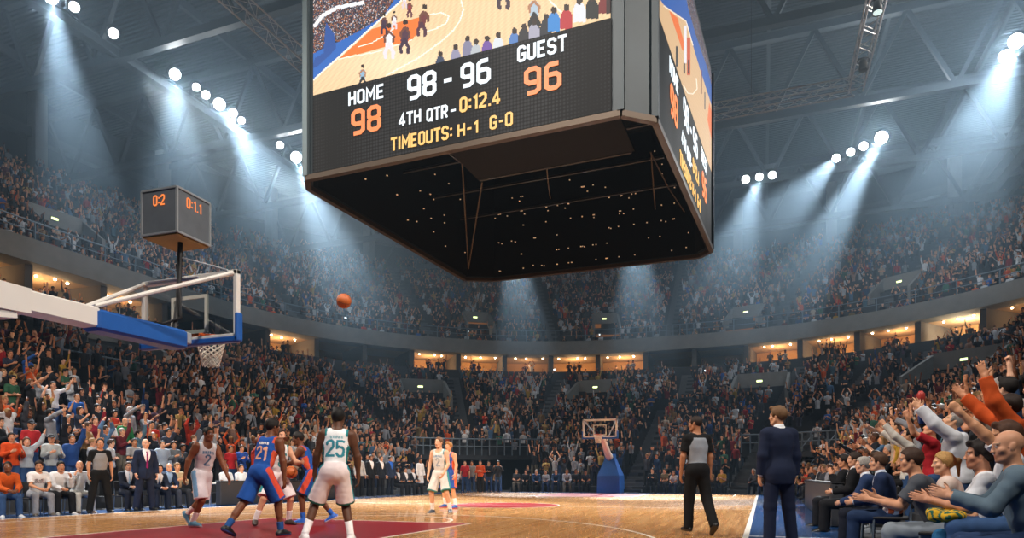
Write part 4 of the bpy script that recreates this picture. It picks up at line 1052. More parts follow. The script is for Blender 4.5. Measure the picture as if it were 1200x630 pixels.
for k in range(130):
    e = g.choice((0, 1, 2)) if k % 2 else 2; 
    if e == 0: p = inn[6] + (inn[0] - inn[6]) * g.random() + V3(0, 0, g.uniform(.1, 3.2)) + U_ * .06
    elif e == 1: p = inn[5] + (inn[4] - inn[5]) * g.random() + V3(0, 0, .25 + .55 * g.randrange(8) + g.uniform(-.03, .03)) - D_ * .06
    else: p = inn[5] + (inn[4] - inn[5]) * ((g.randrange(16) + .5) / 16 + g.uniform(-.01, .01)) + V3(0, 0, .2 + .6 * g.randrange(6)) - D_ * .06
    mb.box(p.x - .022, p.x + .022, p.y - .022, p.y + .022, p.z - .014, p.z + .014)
o = mb.obj('glint_specks', mat('glowing_glint_specks', (.8, .6, .4), emit=(1, .68, .4), estr=.2), sb); o['kind'] = 'stuff'  # reflected glints put in as small self-glowing boxes
for p in SBL[0], SBL[1], SBL[3], SBL[5]: MB().tube([p * .8 + V3(0, 0, SBH), p * .8 + V3(0, 0, 23)], .04, 6).obj('suspension_cable', BLACK, sb)

# ================================================================== basketball hoops
ORANGE = mat('orange_rim', hexc('d2561c'), .4); NETM = mat('white_net_cord', hexc('ded6c6'), .8)
def glass():
    m = bpy.data.materials.new('backboard_glass'); m.use_nodes = True; nt = m.node_tree; nt.nodes.remove(nt.nodes['Principled BSDF'])
    a, b, x = nt.nodes.new('ShaderNodeBsdfTransparent'), nt.nodes.new('ShaderNodeBsdfGlossy'), nt.nodes.new('ShaderNodeMixShader'); a.inputs[0].default_value = (.86, .9, .92, 1); b.inputs['Roughness'].default_value = .03
    x.inputs[0].default_value = .06; nt.links.new(a.outputs[0], x.inputs[1]); nt.links.new(b.outputs[0], x.inputs[2]); nt.links.new(x.outputs[0], nt.nodes['Material Output'].inputs[0]); return m
GLASS = glass()
def hoop(label, loc, rz, base_y, near):
    """local: rim centre over the origin, +y towards the baseline"""
    t = thing('basketball_hoop', label, 'basketball hoop', loc, rz); by = .40; w, z0, z1 = .915, 2.9, 3.87
    fw = .07 if near else .10
    MB().box(-w + .04, w - .04, by - .008, by + .008, z0 + .04, z1 - .04).obj('glass_panel', GLASS, t)
    mb = MB()
    for x in (-1, 1): mb.bbox(min(x * w, x * (w - fw)), max(x * w, x * (w - fw)), by - .035, by + .045, z0, z1, .01)
    for z in (z0, z1 - fw): mb.bbox(-w, w, by - .035, by + .045, z, z + fw, .01)
    mb.obj('backboard_frame', WHITEP, t)
    mb = MB(); a, c = .295, 3.08; f = .05
    mb.box(-a - f, a + f, by - .014, by - .009, c + .45, c + .5); mb.box(-a - f, a + f, by - .014, by - .009, c - .05, c)
    for x in (-a - f, a): mb.box(x, x + f, by - .014, by - .009, c, c + .45)
    for x in (-a - f, a): mb.box(x, x + f, by + .009, by + .014, c, c + .45)
    mb.box(-a - f, a + f, by + .009, by + .014, c + .45, c + .5)
    mb.obj('target_square', mat('target_stripe', hexc('d8d4c4'), .6), t)
    mb = MB(); mb.bbox(-w - .03, w + .03, by - .05, by + .06, z0 - .06, z0 + .035, .02)
    for x in (-1, 1): mb.bbox(min(x * (w - .04), x * (w + .035)), max(x * (w - .04), x * (w + .035)), by - .05, by + .06, z0 - .05, z0 + .36, .02)
    mb.obj('edge_padding', BLUEPAD, t)
    mb = MB(); mb.torus((0, 0, 3.05), .235, .012, 36, 8); mb.bar((-.1, .22, 3.04), (-.1, by - .03, 3.04), .03); mb.bar((.1, .22, 3.04), (.1, by - .03, 3.04), .03); mb.box(-.14, .14, by - .05, by - .03, 2.95, 3.09)
    rim = mb.obj('rim', ORANGE, t, smooth=False)
    net = MB(); ns = 12; lv = 6
    for k in range(ns):
        for dr in (-1, 1):
            P = []
            for j in range(lv * 2 + 1):
                f = j / (lv * 2); r = .232 - .115 * f ** .75; a = 2 * PI * (k + dr * j * .5) / ns; P.append((r * math.cos(a), r * math.sin(a), 3.04 - .43 * f))
            net.tube(P, .0065 if near else .011, 4, cap=False)
    net.obj('net', NETM, rim)
    mb = MB()
    if near:
        mb.bbox(-.13, .13, 1.9, 4.3, 2.80, 3.05, .02)
        mb.rings([[(-.14, 2.75, 2.78), (.14, 2.75, 2.78), (.14, 2.75, 3.06), (-.14, 2.75, 3.06)], [(-.15, 4.6, 2.72), (.15, 4.6, 2.72), (.15, 4.6, 3.1), (-.15, 4.6, 3.1)]])
        mb.bar((0, 2.9, 2.80), (0, 5.2, 2.45), .24, .2)
        mb.box(.131, .14, 2.0, 2.9, 2.97, 2.985)
    else:
        mb.tube([(0, by + .05, 3.0), (0, by + .5, 2.96), (0, 1.4, 2.7), (0, 2.3, 2.1), (0, 2.9, 1.9)], [.12, .13, .16, .2, .2], 8)
    arm = mb.obj('arm', WHITEP, t, smooth=not near)
    if near:
        mb = MB(); mb.bbox(-.16, .16, by + .16, 1.95, 2.76, 3.03, .035); mb.obj('arm_padding', BLUEPAD, arm)
        MB().bbox(-.1, .1, by + .05, by + .2, 2.86, 3.02, .01).obj('mounting_bracket', ALU, arm)
    br = 1.95 if near else 1.3; zb = 3.06 if near else 2.7
    for x in (-1, 1): MB().tube([(x * .1, br, zb), (x * (w - .06), by + .05, z1 - .05)], .03, 8).obj('brace', WHITEP, t)
    if near:
        MB().tube([(-.22, by + .06, z1 - .04), (.75, by + .06, z1 - .02)], .016, 6).obj('stay_rod', ALU, t)
        MB().tube([(-.05, by + .32, 3.0), (.02, by + .18, 3.5), (.0, by + .16, 4.4)], .035, 8).obj('clock_pole', BLACK, t)
        MB().tube([(.0, by + .16, 4.1), (-.75, by + .05, z1)], .012, 6).obj('stay_rod', ALU, t)
        MB().tube([(.05, by + .9, 3.04), (.02, by + .45, 3.08), (-.1, by + .25, 3.2), (-.02, by + .2, 3.6), (.05, by + .18, 4.0)], .02, 6).obj('power_cable', BLACK, t)
        # shot clock: a cube standing on its pole, one edge towards the baseline corner
        h = .31; cz = 4.66; a0 = math.radians(3); R = lambda p: (.08 + p[0] * math.cos(a0) - p[1] * math.sin(a0), by + .16 + p[0] * math.sin(a0) + p[1] * math.cos(a0), p[2] + cz)
        mb = MB(); mb.bbox(-h, h, -h, h, -h, h, .012); mb.v = [R(p) for p in mb.v]
        cl = mb.obj('shot_clock', mat('shot_clock_face', hexc('5c6269'), .4, noise=.15, nscale=5), t)
        mb = MB()
        for x in (-1, 1):
            for y in (-1, 1): mb.bar((x * h, y * h, -h), (x * h, y * h, h), .028)
            for z in (-1, 1): mb.bar((x * h, -h, z * h), (x * h, h, z * h), .028); mb.bar((-h, x * h, z * h), (h, x * h, z * h), .028)
        mb.v = [R(p) for p in mb.v]; mb.obj('clock_frame', mat('clock_trim', hexc('b8bcc0'), .35, metal=.6), cl)
        mb = MB(); mb.box(-h + .01, h - .01, -h + .01, h - .01, -h - .035, -h); mb.v = [R(p) for p in mb.v]; mb.obj('clock_underside', mat('plywood_underside', hexc('8a6c3c'), .7, noise=.1), cl)
        for txt, f in (('0:2', (V3(h, h + .004, -h), V3(-1, 0, 0), V3(0, 0, 1), V3(0, 1, 0))), ('0:1.1', (V3(-h - .004, h, -h), V3(0, -1, 0), V3(0, 0, 1), V3(-1, 0, 0))), ('0:1.1', (V3(h + .004, -h, -h), V3(0, 1, 0), V3(0, 0, 1), V3(1, 0, 0))), ('0:2', (V3(-h, -h - .004, -h), V3(1, 0, 0), V3(0, 0, 1), V3(0, -1, 0)))):
            wt = text_width(txt) * .13; me = text_mesh('clock_digits', txt, .31 - wt / 2, .40, .13, f, th=.16, lift=.004)
            vv = np.empty(len(me.vertices) * 3); me.vertices.foreach_get('co', vv); vv = np.array([R(p) for p in vv.reshape(-1, 3)]); me.vertices.foreach_set('co', vv.ravel()); me.update()
            link('clock_digits', me, TX['o'], cl)
    # padded base
    y0 = base_y; mb = MB()
    R4 = lambda z, hw, a, b: [(-hw, a, z), (hw, a, z), (hw, b, z), (-hw, b, z)]
    mb.rings([R4(0, .62, y0, y0 + 1.5), R4(.95, .60, y0 + .02, y0 + 1.4), R4(1.9, .26, y0 + .35, y0 + .95), R4(2.15, .24, y0 + .4, y0 + .9)])
    mb.obj('base_padding', BLUEPAD, t)
    if near: MB().bar((0, y0 + .6, 2.1), (0, y0 + .3, 2.9), .3, .3).obj('mast', WHITEP, t)
    else: MB().bbox(-.35, .35, y0 + 1.2, y0 + 2., 0, .75, .05).obj('counterweight', BLUEPAD, t)
    return t
# the near hoop's local +y points back to the near baseline (world -Y)
hoop('basketball hoop with white arm, blue padding and shot clock cube above the glass backboard', (CX0, CY0 - HLC + 1.6, 0), PI, 4.6, True)
hoop('small far basketball hoop on a blue padded base by the far baseline', (CX0, CY0 + HLC - 1.6, 0), 0, 2.35, False)

# ================================================================== ball, tables
def ball_mat():
    m = mat('orange_leather_ball', hexc('c0622a'), .5, bump=.2, nscale=160); return m
BALLM = ball_mat(); SEAM = mat('black_ball_seam', (.02, .015, .012), .6)
def basketball(label, p, rot):
    t = thing('basketball', label, 'ball', p); t.rotation_euler = rot
    MB().ball((0, 0, 0), .121, 28, 18).obj('leather_cover', BALLM, t, smooth=True); r = .1205
    s = MB(); ring = [2 * PI * i / 40 for i in range(41)]
    s.tube([(r * math.cos(a), r * math.sin(a), 0) for a in ring], .003, 5, False); s.tube([(r * math.cos(a), 0, r * math.sin(a)) for a in ring], .003, 5, False)
    for sg in (-1, 1):
        P = [Vector((math.cos(a) * .72, sg * (.55 + .25 * math.cos(2 * a)), math.sin(a) * .72)).normalized() * r for a in ring]; s.tube(P, .003, 5, False)
    s.obj('seams', SEAM, t)
basketball('orange basketball flying in mid air above the left court half', at_depth(403, 352.5, 11.0), (.5, .4, .3))
TBL = mat('dark_led_board', hexc('35383d'), .45, noise=.08, nscale=4); TTOP = mat('table_top_black', hexc('1c1d20'), .4)
def table(label, p0, p1, w, h, inward):
    """a long courtside table with a board front; p0 -> p1 along its court side"""
    a, b = Vector(p0), Vector(p1); L = (b - a).length; t = thing('scorers_table', label, 'table', (a + b) / 2, math.atan2((b - a).y, (b - a).x)); s = inward
    MB().bbox(-L / 2, L / 2, min(0, s * .22), max(0, s * .22), 0, h, .02).obj('front_board', TBL, t)
    MB().bbox(-L / 2 + .02, L / 2 - .02, min(s * .24, s * w), max(s * .24, s * w), h - .09, h - .05, .01).obj('table_top', mat('pale_desk_top', hexc('b8aea0'), .5), t)
    MB().bbox(-L / 2 - .01, L / 2 + .01, min(-.015, s * .235), max(-.015, s * .235), h, h + .025, .008).obj('top_cap', TTOP, t)
    for x in (-L / 2 + .3, 0, L / 2 - .3): MB().bar((x, s * (w - .06), 0), (x, s * (w - .06), h - .09), .045).obj('leg', ALU, t)
    return t
table('long dark scorers table along the blue apron beside the seated suits', (1.17, 13.6, 0), (1.24, 23.0, 0), .75, .80, -1)
a, b = at_z(238, 594, 0), at_z(437, 584, 0)
table('long grey table behind the running white player with two people in white', (-16.25, a.y + 1.2, 0), (-16.25, b.y, 0), .8, .76, 1)

# ================================================================== floodlights
LENS = mat('floodlight_lens', (1, 1, 1), emit=(.93, .97, 1), estr=26); LENS2 = mat('small_floodlight_lens', (1, 1, 1), emit=(.95, .98, 1), estr=18)
def floodlight(px, py, r, label, target, big=True, z=25.4):
    p = at_z(px, py, z); t = thing('floodlight', label, 'floodlight', p, 0, 'catwalk floodlights')
    t.rotation_euler = (Vector(target) - p).to_track_quat('-Z', 'Y').to_euler()
    hs = MB().tube([(0, 0, .55), (0, 0, .35), (0, 0, .1), (0, 0, 0)], [r * .5, r * .7, r * .95, r], 16).obj('lamp_housing', BLACK, t, smooth=True)
    R = [[(r * .94 * math.cos(q) * math.cos(2 * PI * i / 20), r * .94 * math.cos(q) * math.sin(2 * PI * i / 20), -.02 - r * .45 * math.sin(q)) for i in range(20)] for q in (0, .4, .8, 1.2, 1.5)]
    MB().rings(R).obj('lens', LENS if big else LENS2, hs, smooth=True)
    MB().torus((0, 0, .3), r * 1.15, .03, 16, 5).obj('yoke', STEEL, t)
    return p
LEFT = [(60, -4, .34, 1), (87, 8, .26, 0), (133, 39, .28, 0), (205, 87, .34, 1), (230, 102, .24, 0), (241, 111, .26, 0), (257, 122, .38, 1), (273, 132, .28, 0), (283, 141, .24, 0), (328, 170, .27, 0), (347, 184, .42, 1)]
RIGHT = [(874, 210, .33, 0), (890, 207, .30, 0), (905, 205, .32, 0), (980, 185, .30, 0), (997, 178, .30, 0), (1012, 171, .31, 0), (1033, 161, .46, 1), (1178, 66, .36, 0), (1191, 48, .42, 1)]
ordn = ['first', 'second', 'third', 'fourth', 'fifth', 'sixth', 'seventh', 'eighth', 'ninth', 'tenth', 'eleventh', 'twelfth', 'thirteenth', 'fourteenth', 'fifteenth', 'sixteenth', 'seventeenth', 'eighteenth', 'nineteenth', 'twentieth']
for i, (px, py, r, b) in enumerate(LEFT): floodlight(px, py, r, '%s white floodlight, the %s from the top of the row above the shot clock' % ('large glaring' if b else 'round', ordn[i]), (CX0, CY0, 0), b)
for i, (px, py, r, b) in enumerate(RIGHT): floodlight(px, py, r, '%s white floodlight, the %s along from the scoreboard in the row past the duct' % ('large glaring' if b else 'round', ordn[i]), (CX0, CY0, 0), b)
# ================================================================== people built one by one
RIGHT2 = Vector((CY, SY, 0))
def vdir(px): k = (px - 600) / FPX; return Vector((CY * k - SY, SY * k + CY, 0)).normalized()
def spot_at(px, zc): p = at_depth(px, HZ, zc); p.z = 0; return p
def face_dir(px, right, away): f = RIGHT2 * right + vdir(px) * away; return heading(f.x, f.y)
def on_x(px, X, z=0): k = (px - 600) / FPX; zc = X / (CY * k - SY); p = at_depth(px, HZ, zc); p.z = z; return p
CL = dict(aL=((-.22, .3, -.85), (.42, .85, .35)), aR=((.22, .3, -.85), (-.42, .85, .35)), hL='clap', hR='clap')
UP2 = dict(aL=((-.4, .15, .9), (-.15, .05, 1)), aR=((.4, .15, .9), (.15, .05, 1)), hL='splay', hR='splay')
UPR = dict(aR=((.3, .3, .9), (.05, .1, 1)), hR='fist'); UPL = dict(aL=((-.3, .3, .9), (-.05, .1, 1)), hL='fist')
OVH = dict(aL=((-.55, .2, .8), (.5, .1, .9)), aR=((.55, .2, .8), (-.5, .1, .9)), hL='clap', hR='clap')
MOU = dict(aL=((-.25, .4, -.8), (.25, .35, .95)), aR=((.25, .4, -.8), (-.25, .35, .95)), hL='relaxed', hR='relaxed')
CRO = dict(aL=((-.2, .15, -1), (.95, .5, .12)), aR=((.2, .15, -1), (-.95, .55, .1)))
PHO = dict(aL=((-.25, .5, -.5), (.25, .6, .75)), aR=((.25, .5, -.5), (-.25, .6, .75)), hL='grip', hR='grip')
PNT = dict(aR=((.2, .75, .45), (.05, .8, .5)), hR='point')
SIT = dict(seat=.41, lL=((-.16, 1, -.03), (-.03, .05, -1), 10, 0), lR=((.16, 1, -.03), (.03, .05, -1), -10, 0), aL=((-.15, .3, -1), (.3, .9, -.15)), aR=((.15, .3, -1), (-.3, .9, -.15)), spine=(0, -.05, 1))
LEAN = dict(SIT, spine=(0, .5, 1), aL=((-.1, .45, -.9), (.42, .75, -.3)), aR=((.1, .45, -.9), (-.42, .75, -.3)), hL='grip', hR='grip')
SITC = dict(SIT, spine=(0, .12, 1), **CL)
def pose(*ds, **k):
    r = {}
    for d in ds: r.update(d)
    r.update(k); return r

# paints for the kits
def tl(v, J): d = v - np.array(J['pel']); return [d @ np.array(J[a]) / J['s'] for a in ('tx', 'ty', 'tz')]
def kit(base, trim, num, numcol, name=None, back=None):
    def f(v, C, J):
        x, y, z = tl(v, J); b, t, n = hexc(base), hexc(trim), hexc(numcol)
        C[:] = b; C[(np.abs(x) > .135) & (np.abs(y) < .07) & (z < .33)] = t
        C[(z > .435) & (np.abs(x) > .118) & (np.abs(x) < .2)] = t
        fr = y > 0; X = np.where(fr, -x, x)
        C[in_text(X, z - .27, num, .17 if back is None else back) & (np.abs(y) > .02) & (fr | (back is not None))] = n
        if back is not None: C[(~fr) & (np.abs(z - .415) < .018) & (np.abs(x) < .085) & (np.sin(x * 190) > -.75)] = hexc(name or numcol)
        else: C[fr & (np.abs(z - .405 + x * x * 1.2) < .024) & (np.abs(x) < .10) & (np.sin(x * 170) > -.8)] = hexc(name or numcol)
        return C
    return f
def shortkit(base, trim, hem):
    def f(v, C, J):
        d = v - np.array(J['pel']); x = d @ np.array(J['pr']) / J['s']; y = d @ np.array(J['pf']) / J['s']; C[:] = hexc(base)
        for S, sg in (('L', -1), ('R', 1)):
            h, k = J['hip' + S], J['knee' + S]; ax = np.array(k - h); q = v - np.array(h); t = q @ ax / (ax @ ax); r = q - t[:, None] * ax
            side = (r @ np.array(J['pr'])) * sg / J['s']; fw = r @ np.array(J['pf']) / J['s']
            C[(side > .078) & (np.abs(fw) < .05) & (t > -.3)] = hexc(trim); C[(t > .86) & (np.abs(x * sg) > .0) & (x * sg > -.02)] = hexc(hem)
        return C
    return f
def refback(v, C, J):
    x, y, z = tl(v, J); C[:] = hexc('0e0f11'); C[(y < .03) & (np.abs(x) < .15 - np.maximum(0, z - .36) * .45) & (z < .485)] = hexc('8d949d'); return C
def reffront(v, C, J):
    x, y, z = tl(v, J); C[:] = hexc('8a8c90'); C[(np.abs(x) > .155 - np.maximum(0, z - .3) * .35)] = hexc('101113'); C[(z > .47)] = hexc('101113'); return C
def printed(base, c1, c2, size=.1, z0=.36):
    def f(v, C, J):
        x, y, z = tl(v, J); C[:] = hexc(base); g = (y > .03) & (np.abs(x) < size) & (np.abs(z - z0) < size * .55); w = np.sin(x * 95 + 2 * np.sin(z * 70)) * np.sin(z * 85 + x * 30)
        C[g & (w > .15)] = hexc(c1); C[g & (w < -.45)] = hexc(c2); return C
    return f
TEAL, BLUEK, ORK = '1f7f86', '1d4f9e', 'e07a4a'
WK = dict(top=('jersey', 'e6e3e2'), bottom=('shorts', 'e6dedd'))
# ---- players
p = spot_at(237, 12.3)
person('dark-skinned player in white kit number 2 sprinting, first player from the benches', p, face_dir(237, .9, -.45), pose(H=1.9, mus=1.12, twist=-22, spine=(0, .2, 1), head=(18, 5, 0), aR=((.28, -.4, -1), (.15, -.15, -1)), aL=((-.2, .35, -1), (-.05, .45, -1)), lR=((.03, .22, -1), (0, -.55, -1), 0, 0), lL=((-.05, -.28, -1), (-.02, -1.05, -.75), 0, 55)),
       '7d4a30', hair=('buzz', '120d0b'), shoes=('4a7d9a', 'dfe6ea'), socks=('f0e6e6', .2), vox=.009, paints=dict(top=kit('e6e0e2', 'c8d4dc', '2', '54779a', '6f8fae'), bottom=shortkit('e9dde0', '7fb0d8', 'e9dde0')), **WK)
p = spot_at(306, 10.4)
person('player in blue kit number 21 lunging, seen from behind, beside player 25', p, face_dir(306, .62, .85), pose(H=1.93, mus=1.15, twist=8, spine=(0.02, .34, 1), head=(-28, 6, 0), aL=((-.3, .8, -.1), (.25, .9, .28)), aR=((.2, .05, -1), (.0, .1, -1)), lL=((-.22, -.38, -1), (-.15, -.8, -1), 0, 25), lR=((.14, .5, -1), (.06, .05, -1), -5, 0), hL='grip'),
       '70432c', hair=('short', '17110e'), shoes=('15171c', '2a4a86'), socks=('24508e', .12), vox=.009, top=('jersey', BLUEK), bottom=('shorts', BLUEK), paints=dict(top=kit(BLUEK, 'd8583a', '21', 'f0b090', 'e8e4e4', .17), bottom=shortkit(BLUEK, 'd8503a', BLUEK)))
p = spot_at(392, 9.5)
person('tall player in white kit number 25 standing wide-legged with his back turned', p, face_dir(392, .02, 1), pose(H=2.0, mus=1.18, twist=-6, spine=(.07, .22, 1), head=(-4, 0, 0), aL=((-.32, .08, -1), (-.12, .28, -1)), aR=((.3, .05, -1), (.05, .22, -1)), lL=((-.40, .32, -1), (-.30, -.42, -1), 20, 0), lR=((.12, .36, -1), (.16, -.40, -1), -14, 0)),
       '5c3a28', hair=('short', '0d0b0a'), shoes=('e8e8ec', 'd8d8dc', .03), socks=('f2f2f4', .2), vox=.009, paints=dict(top=kit('e4e6e8', TEAL, '25', '2f8496', '8fb4bc', .19), bottom=shortkit('eadcdc', '2a8a96', '25564a')), **WK)
p = spot_at(366, 13.2)
J4 = person('crouching player in blue shorts dribbling low, mostly hidden behind player 25', p, face_dir(366, -.95, -.1), pose(H=1.88, mus=1.1, spine=(0, .42, 1), head=(10, 10, 0), aL=((-.1, .55, -.85), (.0, .85, -.25)), aR=((.2, .3, -.9), (0, .8, .2)), hL='grip', lL=((-.15, .45, -1), (-.05, -.1, -1), 0, 0), lR=((.1, -.2, -1), (.1, -.8, -1), 0, 25)),
            '6a3f2a', hair=('short', '15100e'), shoes=('2a66c8', 'e8eef4', .03), socks=('2a5cb4', .12), vox=.011, top=('jersey', BLUEK), bottom=('shorts', BLUEK), paints=dict(top=kit(BLUEK, 'd8583a', '7', 'e8e4e4'), bottom=shortkit(BLUEK, 'd8503a', '182848')))
basketball('orange basketball under the dribbling hand between two players', at_depth(341, 553, 12.6), (.2, .9, .4))
p = spot_at(324, 12.7)
person('pale player in white kit hidden behind the lunging blue player 21', p, face_dir(324, .5, -.8), pose(H=1.9, spine=(0, .22, 1), head=(10, 0, 0), aL=((-.3, .4, -.8), (.1, .9, 0)), aR=((.4, .3, -.8), (.1, .8, .1)), lL=((-.3, .3, -1), (-.1, -.4, -1), 15, 0), lR=((.5, .25, -1), (.25, -.35, -1), -25, 0)),
       'd8a080', hair=('short', '3a2820'), shoes=('3a302c', '141414'), socks=('f0eaea', .2), vox=.011, paints=dict(top=kit('e6e3e2', TEAL, '8', TEAL), bottom=shortkit('e8dcdc', TEAL, 'e8dcdc')), **WK)
p = spot_at(516, 16.6)
person('fair player in cream white kit number 2 facing the camera near midcourt', p, face_dir(516, -.35, -.95), pose(H=1.93, spine=(0, .1, 1), head=(-12, 0, 0), twist=-5, aL=((-.22, .15, -1), (.25, .55, -.8)), aR=((.3, -.05, -1), (.05, .3, -1)), lL=((-.25, .28, -1), (-.12, -.3, -1), 18, 0), lR=((.22, .22, -1), (.05, -.3, -1), -12, 0)),
       'dba684', hair=('short', '6a4a34'), shoes=('2c3440', 'e0e0e0'), socks=('f2f0f0', .18), vox=.011, paints=dict(top=kit('d8d3ca', '6aa0a8', '2', '9aa4ac', '8a98a4'), bottom=shortkit('d6d0c8', '2f8a90', '3a7a78')), **WK)
p = spot_at(527.5, 19.4)
person('fair player in blue and orange kit standing just behind the cream-kit player', p, face_dir(527, -.6, -.7), pose(H=1.93, head=(0, 0, 0), spine=(0, .06, 1), aL=((-.3, .0, -1), (-.1, .35, -1)), aR=((.3, .2, -1), (.1, .4, -.8)), lL=((-.16, .15, -1), (-.05, -.2, -1), 10, 0), lR=((.2, .18, -1), (.1, -.3, -1), -10, 0)),
       'd69a76', hair=('side', 'a0703c'), shoes=('24549c', 'e04a5a'), socks=('f2f0f0', .2), vox=.012, top=('jersey', '2a4f98'), bottom=('shorts', '2a4f98'), paints=dict(top=kit('2a4f98', 'e0683a', '11', 'e0683a', 'e0683a'), bottom=shortkit('2a4f98', 'e8683a', '2a4f98')))
# ---- officials and coaches
p = spot_at(817, 10.6)
person('referee in grey and black shirt walking away from the camera beside the apron', p, face_dir(817, -.38, .85), pose(H=1.83, spine=(0, .03, 1), head=(42, 0, 0), aL=((-.2, .02, -1), (-.04, .18, -1)), aR=((.2, -.02, -1), (.04, .15, -1)), lL=((-.03, .16, -1), (-.02, .02, -1), 6, 0), lR=((.08, -.16, -1), (.06, -.5, -1), -6, 38)),
       'a87252', top=('ref', '8d949d'), bottom=('trousers', '0f1012'), hair=('buzz', '241813'), shoes=('0c0c0d', '161617'), vox=.009, paints=dict(top=refback))
p = spot_at(913, 9.05)
person('man in dark navy suit standing on the blue apron with his back turned', p, face_dir(913, -.42, .8), pose(H=1.87, spine=(0, .0, 1), head=(40, -2, 0), aL=((-.2, -.02, -1), (-.02, .2, -1)), aR=((.2, -.02, -1), (.03, .16, -1)), lL=((-.07, .02, -1), (-.05, -.03, -1), 8, 0), lR=((.1, .0, -1), (.09, -.05, -1), -12, 0), g=1.04),
       'd8a07c', top=('jacket', '162038'), suit=('e9edf2', None), bottom=('trousers', '141d34'), hair=('side', '664a30'), shoes=('141416', '0c0c0c'), vox=.009)
p = on_x(117, -15.85)
person('bald-fronted referee in grey shirt with black sleeves standing before the bench', p, heading(1, -.45), pose(H=1.9, head=(-6, 0, 0), aL=((-.24, .0, -1), (-.03, .2, -1)), aR=((.24, .0, -1), (.03, .2, -1)), lL=((-.16, .03, -1), (-.12, -.04, -1), 12, 0), lR=((.16, .03, -1), (.12, -.04, -1), -12, 0)),
       'c48a68', top=('ref', '8a8c90'), bottom=('trousers', '101113'), hair=('buzz', '1a1412'), shoes=('0c0c0d', '161617'), vox=.010, paints=dict(top=reffront))
p = on_x(170, -15.8)
person('bald coach in navy suit with magenta tie standing in front of the bench', p, heading(1, -.35), pose(H=1.94, head=(0, 0, 0), g=1.05, aL=((-.24, .0, -1), (-.03, .25, -1)), aR=((.28, .0, -1), (.0, .3, -1)), lL=((-.1, .02, -1), (-.1, -.03, -1), 10, 0), lR=((.16, .02, -1), (.14, -.03, -1), -12, 0)),
       'dba488', top=('jacket', '18233c'), suit=('ece8ee', '8a1c5c'), bottom=('trousers', '18223a'), hair=None, shoes=('101012', '0c0c0c'), vox=.010)

# ---- seats
def folding_chair(p, rz, label, group):
    t = thing('folding_chair', label, 'chair', p, rz, group)
    MB().bbox(-.22, .22, -.2, .22, .37, .41, .012).obj('seat', BLACK, t); MB().bbox(-.22, .22, -.26, -.22, .52, .80, .012).obj('backrest', BLACK, t)
    for sx in (-1, 1):
        MB().tube([(sx * .2, -.24, .80), (sx * .2, -.22, .38), (sx * .2, -.26, 0)], .012, 6).obj('leg', RAILM, t); MB().tube([(sx * .2, .2, .38), (sx * .2, .22, 0)], .012, 6).obj('leg', RAILM, t)
    return t
CHAIR0 = None
def chair(p, rz, group):
    global CHAIR0
    lab = 'black folding chair under a seated person in the ' + group
    if CHAIR0 is None: CHAIR0 = folding_chair(p, rz, lab, group); return
    r = CHAIR0.copy(); COL.objects.link(r); r.location = p; r.rotation_euler = (0, 0, rz); r['label'] = lab; r['group'] = group
    for c in CHAIR0.children: d = c.copy(); COL.objects.link(d); d.parent = r
TAKEN = []
def seated(label, p, rz, po, group=None, **k):
    p = Vector(p); TAKEN.append(p.copy())
    f = Vector((-math.sin(rz), math.cos(rz), 0))
    if po.get('seat') is not None: chair(p - f * .02, rz, group or 'courtside row')
    return person(label, p, rz, po, **k)
